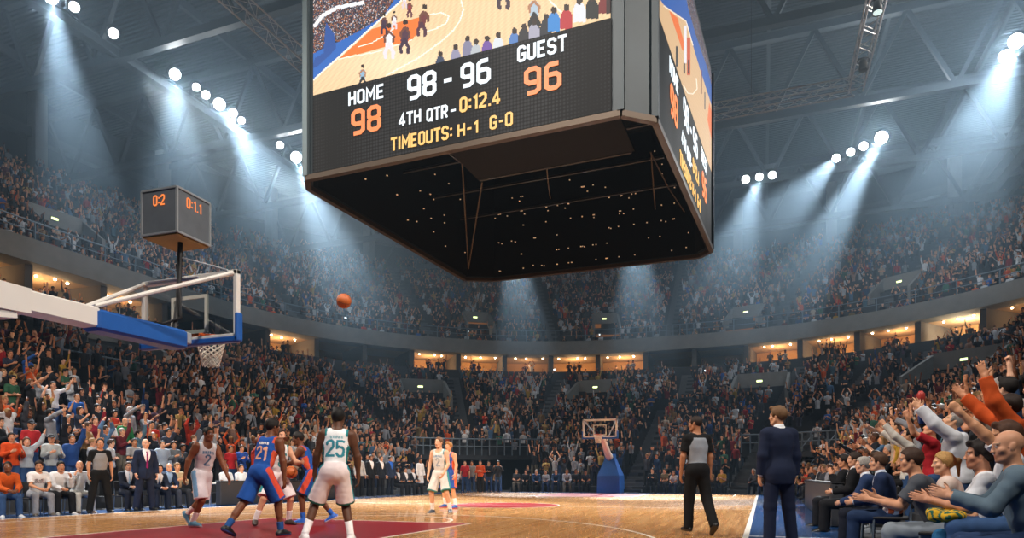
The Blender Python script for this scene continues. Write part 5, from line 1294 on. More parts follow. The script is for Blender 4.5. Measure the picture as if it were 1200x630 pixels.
# ---- bench side, front row
BX = -16.6; BH = heading(1, -.25)
JE = ('jeans', '33507a')
BG = 'bench-side front row'
ROWL = [
    (4, 'man in orange sweater seated at the near end of the bench-side front row', pose(LEAN, head=(-30, 0, 0)), dict(skin='7a4c34', top=('long', 'c4561f'), bottom=JE, hair=('buzz', '1a1412'), shoes=('c8ccd0', 'eeeeee'))),
    (42, 'seated man in white T-shirt with dark chest print, hands clasped', pose(LEAN, spine=(0, .32, 1), head=(-20, 12, 0)), dict(skin='c48e6c', top=('tee', 'e2e2e4'), bottom=('jeans', '8a8e96'), hair=('short', '2a1c16'), shoes=('5a5248', '3a3a3a'), paints=dict(top=printed('e2e2e4', '20242c', '7a2830')))),
    (67, 'seated man in white shirt and dark trousers with a hand at his face', pose(LEAN, spine=(0, .35, 1), head=(-10, 5, 0), aL=((-.1, .3, -.8), (.2, .5, .85))), dict(skin='b98262', top=('long', 'd4d6da'), bottom=('trousers', '17191e'), hair=('short', '15110f'), shoes=('d0d0d0', 'eeeeee'))),
    (91, 'bald man in pale grey shirt seated with both hands at his mouth', pose(SIT, MOU, spine=(0, .18, 1), head=(-15, 0, 0)), dict(skin='d8a080', top=('long', 'bcc2c8'), bottom=('slim', 'b8b8b4'), hair=None, shoes=('6a5440', '2a2a2a'))),
    (148, 'seated dark-suited man with pale blue tie behind the standing coach', pose(LEAN, spine=(0, .15, 1), head=(-5, 0, 0)), dict(skin='d09a7a', top=('jacket', '1b2232'), suit=('e4e8f0', '8fb0d0'), bottom=('trousers', '151b2a'), hair=('short', '3a2a20'), shoes=('101010', '0c0c0c'))),
    (181, 'dark-suited man leaning low on the bench just past the coach', pose(LEAN, head=(-10, 8, 0)), dict(skin='c89070', top=('jacket', '1b2436'), suit=('d8dce4', '26406a'), bottom=('trousers', '1a2438'), hair=('short', '2a1c16'), shoes=('101010', '0c0c0c'))),
    (194, 'bald man in dark blue suit seated between the coach and the running player', pose(LEAN, spine=(0, .3, 1), head=(-10, 5, 0)), dict(skin='d8a284', top=('jacket', '1c2c48'), suit=('8fb0d8', None), bottom=('trousers', '3a4252'), hair=None, shoes=('101010', '0c0c0c'))),
    (206, 'man in beige shirt seated at the bench behind the running player', pose(SITC, head=(-5, 0, 0)), dict(skin='d09a74', top=('long', 'b8a888'), bottom=('trousers', '2a2e36'), hair=('short', '7a5a38'), shoes=('101010', '0c0c0c'))),
    (265, 'man in white polo seated behind the grey table, nearer the running player', pose(SIT, head=(-5, 0, 0)), dict(skin='a8704e', top=('tee', 'e0e2e6'), bottom=('trousers', '22262e'), hair=('short', '1c1412'))),
    (283, 'man in white polo seated behind the grey table, nearer player 21', pose(SIT, head=(-5, 0, 0)), dict(skin='d8a080', top=('tee', 'e4e6ea'), bottom=('trousers', '22262e'), hair=('short', '3a2a20'))),
]
for px, lab, po, k in ROWL: seated(lab, on_x(px, BX if px < 230 else -17.25), BH, po, BG, vox=.011, **k)
for px in (-16, 20, 56, 80, 104, 118, 132, 160, 220, 236): TAKEN.append(on_x(px, BX))
def rowseat(px, row): X = -(17.0 + .86 * row + .45); return on_x(px, X - .1, lowh(row / LROWS) if row else 0)
STD = [
    (13, 1, 'man in bright orange sweater clapping in the row behind the bench', pose(CL, H=1.72, head=(-15, 0, 0)), dict(skin='c88c6a', top=('long', 'cf4a1c'), bottom=JE, hair=('short', '2a1c16'))),
    (36, 2, 'man in red shirt and dark cap standing behind the arms-up woman', pose(H=1.78, head=(-10, 0, 0)), dict(skin='c48a66', top=('tee', 'a8262c'), bottom=JE, hair=('cap', '1a1a20'))),
    (31, 1, 'long-haired woman in grey top with both bare hands raised wide', pose(UP2, H=1.62, fem=True, aL=((-.6, .1, .6), (-.3, .1, 1)), aR=((.6, .1, .6), (.35, .1, 1))), dict(skin='dca584', top=('long', 'a4acb4'), bottom=JE, hair=('long', '5a3a28'))),
    (60, 1, 'man in light grey sweater and black cap clapping behind the bench', pose(CL, H=1.74, head=(-15, 0, 0)), dict(skin='c48a68', top=('long', 'a9adad'), bottom=JE, hair=('cap', '17181c'))),
    (84, 1, 'man in royal blue hoodie stretching one arm up over his head', pose(UPL, H=1.76, head=(0, -8, 0)), dict(skin='c08460', top=('hoodie', '1e4078'), bottom=JE, hair=('short', '2a1c16'))),
    (111, 3, 'woman in maroon sweater and grey trousers standing tall above the referee', pose(UPL, H=1.72, fem=True), dict(skin='d8a282', top=('long', '7a1c2c'), bottom=('slim', '9a948e'), hair=('pony', '4a3024'))),
    (128, 3, 'dark-haired fan in white sleeveless shirt with arms folded above the referee', pose(CRO, H=1.68), dict(skin='9a6848', top=('tee', 'd8d8da'), bottom=JE, hair=('short', '15110f'))),
    (146, 3, 'bald man in green sweater standing two rows above the coach', pose(H=1.78), dict(skin='cf9876', top=('long', '1f6a3a'), bottom=JE, hair=None)),
    (157, 1, 'man in grey T-shirt with folded arms just behind the standing coach', pose(CRO, H=1.76, head=(-15, 0, 0)), dict(skin='b47c58', top=('tee', '8a8c8e'), bottom=JE, hair=('short', '2a1c16'))),
    (178, 3, 'fan in red and yellow patterned jersey cheering above the coach', pose(UPR, H=1.74), dict(skin='b98260', top=('tee', 'b0301c'), bottom=JE, hair=('curly', '1a1210'), paints=dict(top=printed('a8281c', 'e0a020', 'd88018', .17, .3)))),
    (190, 1, 'man in pale blue hooded top standing just past the coach', pose(H=1.74, head=(-10, 0, 0)), dict(skin='d8a484', top=('hoodie', '8e9cac'), bottom=JE, hair=('short', '2a1c16'))),
    (203, 1, 'man in dark grey hooded top clapping behind the bald suited man', pose(CL, H=1.74, head=(-10, 0, 0)), dict(skin='b98260', top=('hoodie', '5a6066'), bottom=JE, hair=('curly', '1c1412'))),
    (90, 5, 'man in blue T-shirt and jeans with hands at his mouth, high above referee', pose(MOU, H=1.8), dict(skin='d39c78', top=('tee', '1f52a0'), bottom=('jeans', '2a4470'), hair=('short', '6a4a34'))),
    (62, 6, 'fan in white T-shirt and jeans with both arms spread up high', pose(UP2, H=1.82, aL=((-.8, .1, .4), (-.4, .1, 1)), aR=((.8, .1, .4), (.5, .1, 1))), dict(skin='d8a080', top=('tee', 'd4d6dc'), bottom=('jeans', '2a4470'), hair=('short', '3a2a20'))),
    (283, 1, 'man in bright blue top clapping behind the grey table', pose(CL, H=1.75), dict(skin='d8a080', top=('long', '2f5ab4'), bottom=JE, hair=('short', '3a2a20'))),
    (270, 1, 'fan in bright red T-shirt standing behind the grey table', pose(H=1.7), dict(skin='b47c58', top=('tee', 'b8242c'), bottom=JE, hair=('short', '1a1210'))),
]
for px, r, lab, po, k in STD: seated(lab, rowseat(px, r), BH + rnd.uniform(-.15, .15), po, vox=.012, **k)
# ---- the far half of the bench: suited staff and substitutes by the sideline
for i, (px, st, top, btm, lab, hr) in enumerate((
        (421, 1, 'b8bcc0', '15171a', 'man in pale shirt standing at the far end of the grey table', 'short'), (434, 1, '121418', '101216', 'black-suited man standing straight beside the end of the grey table', 'short'), (446, 1, '1c222c', '15181e', 'black-suited standing man with open white collar beside the far bench', 'buzz'),
        (457, 1, '26344e', '1a2230', 'navy-suited man with bright blue shirt standing by the far bench', 'short'), (466, 0, '22262e', '181a20', 'seated dark-suited man, first of the three suits on the far bench', 'side'), (475, 0, '2c3038', '1c1e24', 'seated dark-suited man, middle of the three suits on the far bench', 'short'),
        (484, 0, '1a1e26', '15171c', 'seated dark-suited man, last of the three suits on the far bench', 'buzz'), (492, 1, 'e4e6ea', 'dfe2e8', 'substitute in white warm-up and shorts standing at the far bench end', 'short'))):
    po = pose(SIT if not st else {}, H=1.86 if st else 1.8)
    suit = i in (1, 2, 3, 4, 5, 6)
    seated(lab, on_x(px, -16.5), BH, po, 'far bench', skin=('d0987a', '8a5a3c', 'c48e6c')[i % 3], top=('jacket' if suit else 'long', top), suit=(('e2e4ea', None) if i != 3 else ('2f6ad0', None)) if suit else None, bottom=('trousers' if i != 7 else 'shorts', btm), hair=(hr, '1c1512'), shoes=('101010', 'c8c8c8'), vox=.014)
for i, (px, zc, po, lab, k) in enumerate(((563, 37, pose(CRO), 'man in orange top standing with folded arms before the dark corner tunnel', dict(top=('long', 'c8501e'), bottom=('trousers', '1a1a1c'))), (553, 38, pose(), 'man in grey shirt standing in the dark corner tunnel beside the orange top', dict(top=('tee', '8a8c8c'), bottom=JE)), (573, 38.5, pose(CRO), 'man in black standing in the tunnel to the stair side of the orange top', dict(top=('long', '1a1c20'), bottom=JE)), (584, 38, pose(PHO), 'woman in dark jacket holding a phone near the steel stair', dict(top=('long', '30343c'), bottom=JE)), (545, 37.5, pose(), 'man in red top standing beside the far end of the sideline', dict(top=('tee', 'a8242c'), bottom=JE)))):
    p = spot_at(px, zc); seated(lab, p, heading(.25, -1), po, skin=('d09a7a', 'b47c58')[i % 2], hair=('short', '1c1512'), vox=.016, **k)
# ---- table side: the big courtside row
TG = 'table-side front row'; RH = heading(-1, .18); RX = 1.5
def rseat(px, X): return on_x(px, X)
def rfan(label, px, zc, po, h=RH, py=None, **k):
    p = spot_at(px, zc)
    if py is not None:                       # sit so that the head's middle falls where the photograph has it
        po = dict(po)
        for _ in range(4):
            J = solve(po); q = world_pt(p, h, hpt(J, 0, 0, 0)); x, y, z = project(q.x, q.y, q.z)
            a, b = spot_at(px, zc), spot_at(x, z); p = p + (a - b)
            if po.get('seat') is not None: po['seat'] = min(.48, max(.33, po['seat'] + (y - py) * zc / FPX))
    return seated(label, p, h, po, TG, **k)
rfan('bald bearded man in blue-grey sweater clapping at the end of the front row', 1181, 4.95, pose(SITC, spine=(0, .22, 1), head=(12, 4, 0), beard=(.72, .66, .64), aL=((-.1, .55, -.75), (.25, .95, .32)), aR=((.15, .55, -.75), (-.25, .95, .36))), py=523, skin='d39b7b', top=('long', '5d7180'), bottom=('jeans', '23385c'), hair=None, vox=.007)
rfan('dark-haired bearded man in white shirt clapping beside the bald man', 1147, 5.75, pose(SITC, spine=(0, .25, 1), head=(8, -2, 0), beard=(.62, .55, .52), aL=((-.1, .6, -.8), (.15, .95, .25)), aR=((.15, .55, -.8), (-.3, .95, .3))), py=533, skin='cb9070', top=('tee', 'd9dde4'), bottom=('jeans', '2a6a9a'), hair=('thick', '1a1311'), vox=.007, paints=dict(top=printed('d9dde4', '26324a', 'b02a34', .08, .4)))
rfan('blonde woman with a ponytail clapping between two dark-haired men', 1105, 6.9, pose(SITC, H=1.66, fem=True, head=(10, 0, 0), spine=(0, .18, 1)), py=545, skin='e0aa8a', top=('long', 'd8c6bc'), bottom=('jeans', '6a7a90'), hair=('pony', 'b08a54'), vox=.008)
rfan('short-haired man in charcoal T-shirt and grey jeans leaning forward clapping', 1067, 6.7, pose(SITC, H=1.8, g=1.06, mus=1.12, spine=(0, .42, 1), head=(6, 2, 0), aL=((-.1, .62, -.8), (.1, .98, .22)), aR=((.15, .5, -.85), (-.3, .9, .35))), py=540, skin='cf9674', top=('tee', '4b5058'), bottom=('jeans', '7c8690'), hair=('short', '3a271d'), shoes=('2a2a2e', 'e8e8e8'), vox=.0075)
rfan('brown-haired man in navy suit seated upright next to the charcoal T-shirt man', 1029, 9.0, pose(SIT, H=1.78, spine=(0, .2, 1), head=(6, 0, 0)), py=541, skin='d39c7c', top=('jacket', '1c2b4a'), suit=('cdd8ea', None), bottom=('trousers', '1c3050'), hair=('side', '4a3324'), shoes=('121214', '0c0c0c'), vox=.009)
rfan('grey-haired man in blue suit leaning forward with folded hands', 1011, 9.9, pose(LEAN, H=1.76, spine=(0, .3, 1), head=(8, 2, 0)), py=550, skin='d8a488', top=('jacket', '23375c'), suit=('e2e8f2', None), bottom=('trousers', '141a28'), hair=('short', '9a9690'), shoes=('101012', '0c0c0c'), vox=.009)
R2 = ((1000, 11.2, 'man in black suit seated by the near end of the scorers table', '14161b', 'short', '2a1d16'), (988, 12.5, 'dark-haired man in black jacket, hands at his face, behind the scorers table', '111318', 'thick', '1a1210'), (977, 14.2, 'man in black polo seated behind the near part of the scorers table', '1a1c22', 'short', '3a281e'),
      (968, 15.9, 'woman in dark top seated behind the middle of the scorers table', '2a2c34', 'long', '4a3424'), (960, 17.8, 'man in dark blue shirt seated behind the middle of the scorers table', '26354e', 'short', '241a14'), (952, 20., 'man in grey top seated behind the far part of the scorers table', '6a7078', 'buzz', '241a14'), (946, 22.4, 'man in light shirt seated behind the far end of the scorers table', 'b0b4bc', 'short', '5a4230'))
for i, (px, zc, lab, c, h, hcx) in enumerate(R2):
    k = (px - 600) / FPX; p = spot_at(px, zc); p.x = max(p.x, 2.05) if i > 1 else p.x
    seated(lab, p, RH, pose(SIT, MOU if i == 1 else {}, fem=i == 3, head=(8, 0, 0)), TG, skin=('d09a7a', 'c48a68', 'd8a284')[i % 3], top=('jacket' if i == 0 else 'long', c), suit=('dfe3ea', None) if i == 0 else None, bottom=('trousers', '15171c'), hair=(h, hcx), shoes=('101012', '0c0c0c'), vox=.012)
# second row on the table side, standing and cheering
rfan('fan in white jersey with red and blue chest mark thrusting one fist high', 1178, 5.55, pose(SIT, H=1.8, seat=.45, spine=(0, .12, 1), head=(5, 0, 0), aL=((-.25, .62, .68), (-.1, .72, .8)), hL='fist', aR=((.2, .1, -1), (0, .6, -.5)), mus=1.05), py=512, skin='cf9670', top=('tee', 'dde0e6'), bottom=JE, hair=('thick', '4a3022'), vox=.007, paints=dict(top=printed('dde0e6', '24407a', 'b02a34', .09, .36)))
rfan('man in red T-shirt standing with one fist raised, head thrown back', 1093, 9.6, pose(H=1.72, head=(10, -28, 0), aL=((-.25, .8, .5), (-.15, .35, 1)), hL='fist', aR=((.3, .2, -1), (0, .8, -.2)), mouth=1), skin='d09472', top=('tee', 'a81f2a'), bottom=JE, hair=('buzz', '6a4a38'), vox=.009)
rfan('man in white hoodie leaning back with both arms stretched skyward', 1124, 8.0, pose(H=1.7, spine=(0, .12, 1), head=(10, -30, 0), aL=((-.2, .75, .62), (0, .62, .8)), aR=((.3, .6, .7), (.1, .6, .8)), hL='point', hR='splay'), skin='cf9a78', top=('hoodie', 'cfd3da'), bottom=JE, hair=('buzz', '8a8480'), vox=.009)
rfan('fan in orange hoodie with both sleeves raised behind the bald man', 1192, 6.4, pose(H=1.72, spine=(0, .1, 1), head=(0, -10, 0), aL=((-.2, .5, .75), (0, .3, 1)), aR=((.35, .6, .5), (.1, .6, .7)), hL='splay', hR='splay'), skin='c88c68', top=('hoodie', 'c4501e'), bottom=JE, hair=('short', '2a1d16'), vox=.009)
rfan('fan in brown jacket standing behind the navy suit with arm outstretched', 1066, 11.3, pose(H=1.74, aL=((-.2, .7, .6), (0, .6, .8)), hL='fist', aR=((.25, .5, .3), (0, .7, .6)), head=(10, -15, 0)), skin='d09876', top=('long', 'c8c4bc'), bottom=JE, hair=('short', '1a1210'), vox=.010)

# ---- small things people hold or rest
TOWEL = mat('towel_cloth', rough=.95, attr=True, noise=.15, nscale=20, bump=.3)
F = Field(); q0 = spot_at(1166, 5.75)
g = random.Random(9)
for k in range(9): F.ell((g.uniform(-.09, .09), g.uniform(-.16, .16), g.uniform(.0, .06)), ((1, 0, 0), (0, 1, 0), (0, 0, 1)), (.07, .08, .045), .02)
v, f = F.build(.008, ripple=.006); C = np.where((np.sin(v[:, :1] * 75 + np.sin(v[:, 1:2] * 60) * 3 + v[:, 2:3] * 50) > -.1), np.array([hexc('d2a41c')]), np.array([hexc('1c5a4a')]))
o = link('towel', mesh_np('towel', v, f, True, col=C), TOWEL); o.location = (q0.x - .42, q0.y - .12, .585); tag(o, 'crumpled yellow and green towel on the lap of the dark-haired clapping man', 'towel')
F = Field()
for k in range(7): F.ell((g.uniform(-.05, .05), g.uniform(-.07, .07), g.uniform(0, .03)), ((1, 0, 0), (0, 1, 0), (0, 0, 1)), (.045, .05, .025), .015)
v, f = F.build(.007, ripple=.004); C = np.where(np.sin(v[:, :1] * 70) > .1, np.array([hexc('e8e4dc')]), np.array([hexc('d0602c')]))
q0 = spot_at(1090, 6.7); o = link('napkin', mesh_np('napkin', v, f, True, col=C), TOWEL); o.location = (q0.x - .36, q0.y - .15, .585); tag(o, 'crumpled white and orange paper on the knee of the charcoal T-shirt man', 'paper')
p = at_depth(1080, 478, 9.2)
t = thing('foam_stick', 'blue and red inflatable cheering stick held up behind the red T-shirt', 'cheering stick', p, 0); t.rotation_euler = (.1, -.12, .4)
MB().tube([(0, 0, -.22), (0, 0, -.2), (0, 0, .05), (0, 0, .06)], [.02, .05, .05, .05], 12).obj('blue_half', mat('stick_blue', hexc('24509a'), .4), t, smooth=True); MB().tube([(0, 0, .06), (0, 0, .2), (0, 0, .24)], [.05, .05, .02], 12).obj('red_half', mat('stick_red', hexc('b03a34'), .4), t, smooth=True)
# ================================================================== the crowd
PAL_TOP = ['14161a'] * 12 + ['1c2028'] * 10 + ['22262e'] * 8 + ['2a3040'] * 4 + ['3a3e46'] * 4 + ['b4b8be'] * 6 + ['d0d2d6'] * 4 + ['8a8e96'] * 4 + ['7a2028', '9a242a', 'b0341f', 'c4501e', '5a1c24', '24457e', '2c5aa4', '1f3a5c', '4a6a8c', '2f5a44', '3c6a5a', '6a5a3c', '8a6a44', 'b89a5c', 'a8842c', '5a4458', '9a7a6a', 'a89888', '446070']
PAL_BOT = ['16181c', '1c2230', '25324a', '2c3f60', '1a1a1c', '3a3c40', '6a6458']
PAL_SKIN = ['d8a482', 'cf9674', 'c08462', 'e0ae90', 'a8704e', '8a583c', '6a4029', 'c89070', 'd8a080', 'b87c5a']
PAL_HAIR = ['15100e', '1c1512', '2a1d16', '3a281e', '4a3324', '6a4a30', '8a6a44', '9a9490', '120e0c', '241812']
CNAME = {'14161a': 'black', '1c2028': 'near-black', '22262e': 'dark charcoal', '2a3040': 'dark slate', '3a3e46': 'charcoal', 'b4b8be': 'pale grey', 'd0d2d6': 'white', '8a8e96': 'mid grey', '7a2028': 'dark red', '9a242a': 'red', 'b0341f': 'brick red', 'c4501e': 'orange', '5a1c24': 'maroon', '24457e': 'royal blue', '2c5aa4': 'bright blue', '1f3a5c': 'navy', '4a6a8c': 'steel blue', '2f5a44': 'dark green', '3c6a5a': 'teal', '6a5a3c': 'olive', '8a6a44': 'brown', 'b89a5c': 'tan', 'a8842c': 'mustard', '5a4458': 'plum', '9a7a6a': 'dusty pink', 'a89888': 'beige', '446070': 'grey-blue'}
HNAME = {'15100e': 'black-haired', '1c1512': 'black-haired', '2a1d16': 'dark-haired', '3a281e': 'dark-haired', '4a3324': 'brown-haired', '6a4a30': 'brown-haired', '8a6a44': 'fair-haired', '9a9490': 'grey-haired', '120e0c': 'black-haired', '241812': 'dark-haired'}
CPOSES = [(pose(UP2), 'both arms raised', 2), (pose(CL), 'clapping', 3), (pose(UPR, head=(0, -10, 0)), 'fist raised', 2), (pose(OVH), 'clapping overhead', 1.5), (pose(MOU), 'hands at mouth', 1.5), (pose(CRO), 'arms folded', 1), (pose(PHO), 'holding a phone', .8), (pose(), 'arms down', 1.6),
          (pose(PNT), 'pointing', 1), (pose(UPL, aR=((.25, .4, -.8), (-.4, .8, .4))), 'one arm up', 1.5), (pose(SIT), 'seated', 2.4), (pose(SITC), 'seated clapping', 1.6), (pose(LEAN), 'leaning forward', 1.2)]
SEATED = {10, 11, 12}
WTS = np.array([c[2] for c in CPOSES])
def to_court(p, jit=.2): return heading(CX0 + (p[0] - CX0) * .25 - p[0], CY0 + (p[1] - CY0) * .35 - p[1]) + rnd.uniform(-jit, jit)
# ---- every seat of the two tiers
def seats(cf, hf, rows, low):
    out = []
    for i in range(rows):
        if low and i > 21: continue
        c = cf((i + .62) / rows); h = hf(i / rows) if (i or not low) else 0.
        L = np.r_[0, np.cumsum(np.hypot(*np.diff(c, axis=0).T))]; s = rnd.uniform(0, .5); k = 0
        while s < L[-1]:
            t = float(np.interp(s, L, np.arange(NT))); p = cpoint(c, t); s += rnd.uniform(.55, .66); k += 1
            x, y, zc = project(p[0], p[1], h + 1.3)
            if zc < 6 or x < -110 or x > 1310 or y > 690: continue
            if low and 0 < i < first_row(t): continue
            if low and i == first_row(t) and i > 0 and rnd.random() < .3: continue
            if any(lw == low and a <= i < b and abs(t - ta) < 6 and np.linalg.norm(p - cpoint(c, ta)) < w for ta, a, b, w, lw in AISLES): continue
            P = Vector((p[0], p[1], 0)); bad = False
            for V, d, w, hw, run, lw in VOMS:
                if lw == low:
                    q = P - V
                    if abs(q.dot(w)) < hw and -.9 < q.dot(d) < run + .3: bad = True; break
            if bad or rnd.random() < .05: continue
            if low and any((P - Vector((a.x, a.y, 0))).length < .68 for a in TAKEN): continue
            if low and i == 0 and (P.x > 0.2 and P.y < 25 or P.x < -15.8 and P.y < 34.2): continue
            if low and i < 2 and abs(P.x - CX0) < 1.0 and P.y > 34: continue
            out.append((zc, P.x, P.y, h, i, t, x))
    return out
LOW, UPP = seats(lowc, lowh, LROWS, True), seats(upc, uph, UROWS, False)
LOW.sort()
nauto = 300 - len(PEOPLE)
far_front = [s for s in LOW if s[4] == 0 and s[2] > 34 and 540 < s[6] < 905]
near = [s for s in LOW if s not in far_front and -25 < s[6] < 1225][:nauto - len(far_front)]
chosen = set(id(s) for s in near + far_front)
# ---- templates for the individual spectators
TPL = {}
def template(k, fem, long):
    key = (k, fem, long)
    if key in TPL: return TPL[key]
    J = solve(pose(CPOSES[k][0], fem=fem, H=1.68 if fem else 1.78, mouth=k in (0, 2, 3))); J['browc'] = (.3, .25, .22)
    vx = .0125; seat = k in SEATED; d = {}
    def mk(n, got): d[n] = mesh_np(n, got[0], got[1], True, col=got[2])
    mk('body', body_mesh(J, vx)); mk('sweater' if long else 't_shirt', top_mesh(J, .014, 'long' if long else 'tee', (1, 1, 1), None, seat)); mk('trousers', bottom_mesh(J, .016, 'jeans', (1, 1, 1)))
    mk('hair', hair_mesh(J, .011, ('pony' if k % 2 else 'long') if fem else ('short', 'side', 'thick')[k % 3], (1, 1, 1)))
    if seat or k in (1, 7):
        for S in 'LR': mk('shoe' + S, shoe_mesh(J, .014, S, (1, 1, 1), (3, 3, 3)))
    for n, me in d.items(): me.materials.append(SKIN if n == 'body' else HAIR if n == 'hair' else SHOE if n.startswith('shoe') else PAINT)
    TPL[key] = d; return d
word = ordn + ['twenty-first', 'twenty-second', 'twenty-third', 'twenty-fourth', 'twenty-fifth', 'twenty-sixth', 'twenty-seventh', 'twenty-eighth', 'twenty-ninth', 'thirtieth'] + ['thirty-' + w for w in ordn[:9]] + ['fortieth'] + ['forty-' + w for w in ordn[:9]] + ['fiftieth'] + ['fifty-' + w for w in ordn[:9]]
count = {}
for zc, x, y, h, i, t, px in sorted(near, key=lambda s: s[2]) + sorted(far_front, key=lambda s: s[1]):
    side = 'end stand' if y > 34 else ('bench-side stand' if x < CX0 else 'table-side stand')
    floor_row = i == 0
    k = rnd.choice((10, 10, 11, 12)) if floor_row else int(rnd.choices(range(len(CPOSES)), WTS * np.where([j in SEATED for j in range(len(CPOSES))], .45, 1))[0])
    fem, lg = rnd.random() < .36, rnd.random() < .55; d = template(k, fem, lg)
    hexs = (rnd.choice(PAL_TOP), rnd.choice(PAL_BOT), rnd.choice(PAL_SKIN), rnd.choice(PAL_HAIR))
    n = count[(side, i)] = count.get((side, i), 0) + 1
    lab = '%s %s in %s %s, %s, %s row of %s, %s along' % (HNAME[hexs[3]], 'woman' if fem else 'man', CNAME[hexs[0]], 'sweater' if lg else 'T-shirt', CPOSES[k][1], word[i], side, word[min(n - 1, 58)])
    rz = to_court((x, y)); o = thing('person', lab, 'person', (x, y, h), rz, 'spectators in the ' + side)
    o.scale = [rnd.uniform(.95, 1.05)] * 3
    if k in SEATED and floor_row: chair((x, y, h), rz, 'end stand front row' if y > 34 else 'courtside row')
    for nme, me in d.items():
        c = link('shoe' if nme.startswith('shoe') else nme, me, None, o)
        c.color = (*hexc(hexs[2] if nme == 'body' else hexs[3] if nme == 'hair' else '202226' if nme.startswith('shoe') else hexs[1] if nme == 'trousers' else hexs[0]), 1)
# ---- everyone further off: one mass of small figures
def lowfig(k, fem, legs=True):
    J = solve(pose(CPOSES[k][0], fem=fem, H=1.66 if fem else 1.76)); V, F_, P = [], [], []
    def tube(pts, rs, n, part, flat=None):
        b = len(V); pts = [Vector(p) for p in pts]
        for i, p in enumerate(pts):
            tt = (pts[min(i + 1, len(pts) - 1)] - pts[max(i - 1, 0)]).normalized()
            if flat is not None: u = (flat - tt * flat.dot(tt)).normalized()
            else: u = tt.orthogonal().normalized()
            w = tt.cross(u); rx, ry = rs[i] if isinstance(rs[i], tuple) else (rs[i], rs[i])
            for j in range(n): a = 2 * PI * (j + .5) / n; V.append(p + u * math.cos(a) * rx + w * math.sin(a) * ry); P.append(part)
        for i in range(len(pts) - 1):
            for j in range(n): F_.append((b + i * n + j, b + i * n + (j + 1) % n, b + (i + 1) * n + (j + 1) % n, b + (i + 1) * n + j))
        if n == 6:
            for o in (0, (len(pts) - 1) * n): F_.append((b + o, b + o + 1, b + o + 2, b + o + 3)); F_.append((b + o, b + o + 3, b + o + 4, b + o + 5))
        else:
            for o in (0, (len(pts) - 1) * n): F_.append((b + o, b + o + 1, b + o + 2, b + o + 3))
    tx = J['tx']
    tube([tpt(J, 0, 0, z) for z in (-.08, .15, .36, .47, .53)], [(.17, .12), (.155, .115), (.195, .13), (.20, .11), (.07, .07)], 6, 1, tx)
    hc_, hz_ = J['hc'], J['hz']
    tube([J['neck'] - hz_ * .02, hc_ - hz_ * .11, hc_ - hz_ * .05, hc_ + hz_ * .04], [.05, .05, .078, .08], 6, 0, J['hx'])
    c = hc_ - J['hy'] * .012
    tube([c - hz_ * .02, c + hz_ * .05, c + hz_ * .1, c + hz_ * .135], [.082, .092, .076, .03], 6, 3, J['hx'])
    if fem: tube([hc_ - J['hy'] * .06 + hz_ * .05, hc_ - J['hy'] * .075 - hz_ * .18], [.075, .05], 4, 3, J['hx'])
    slv = 1
    for S in 'LR':
        sh, el, wr, hd = J['sh' + S], J['el' + S], J['wr' + S], J['hd' + S]
        tube([sh, sh + (el - sh) * .75], [.065, .056], 4, 1); tube([sh + (el - sh) * .7, el, wr], [.045, .045, .032], 4, 4); tube([wr, wr + hd * .07, wr + hd * .17], [.03, .048, .024], 4, 0)
        if legs: tube([J['hip' + S], J['knee' + S], J['ank' + S]], [.1, .075, .055], 4, 2); tube([J['ank' + S], J['ank' + S] + J['foot' + S] * .16 - V3(0, 0, .05)], [.05, .04], 4, 2)
    return np.array([list(v) for v in V]), np.array(F_, np.int32), np.array(P)
LF = {(k, fem, lg): lowfig(k, fem, lg) for k in range(len(CPOSES)) for fem in (False, True) for lg in (False, True)}
hx = lambda L: np.array([hexc(c) for c in L])
pt, pb, ps, ph = hx(PAL_TOP), hx(PAL_BOT), hx(PAL_SKIN), hx(PAL_HAIR)
rest = [(s, True) for s in LOW if id(s) not in chosen] + [(s, False) for s in UPP]
# guests standing in the lit suites
for tm, m, x in CELLS:
    for j in range(rnd.randint(3, 6)):
        q = cpoint(C1, tm + rnd.uniform(-.9, .9)); b = cpoint(CB, tm); p = q + (b - q) * rnd.uniform(.12, .5); rest.append(((0, p[0], p[1], 10.4, 3, tm, x), True))
VV, FF, CC, nb = [], [], [], 0
for (zc, x, y, h, i, t, px), low in rest:
    ws = WTS * np.where([j in SEATED for j in range(len(CPOSES))], .8 if low else 1.3, 1); k = int(rnd.choices(range(len(CPOSES)), ws)[0])
    if i == 0: k = rnd.choice((10, 11, 12))
    V, F_, P = LF[(k, rnd.random() < .4, low and i < 5)]
    a = to_court((x, y), .35); s = rnd.uniform(.93, 1.06); ca, sa = math.cos(a) * s, math.sin(a) * s
    W = np.stack([V[:, 0] * ca - V[:, 1] * sa + x, V[:, 0] * sa + V[:, 1] * ca + y, V[:, 2] * s + h], 1)
    sk = rnd.randrange(len(ps)); c0 = pt[rnd.randrange(len(pt))]; pal = np.stack([ps[sk], c0, pb[rnd.randrange(len(pb))], ph[rnd.randrange(len(ph))], ps[sk] if rnd.random() < .5 else c0])
    VV.append(W); FF.append(F_ + nb); CC.append(pal[P]); nb += len(V)
me = mesh_np('crowd', np.concatenate(VV), np.concatenate(FF), False, col=np.concatenate(CC))
o = link('crowd', me, CROWDM); tag(o, 'dense crowd of small distant spectators filling both tiers of the stands', 'crowd', kind='stuff')
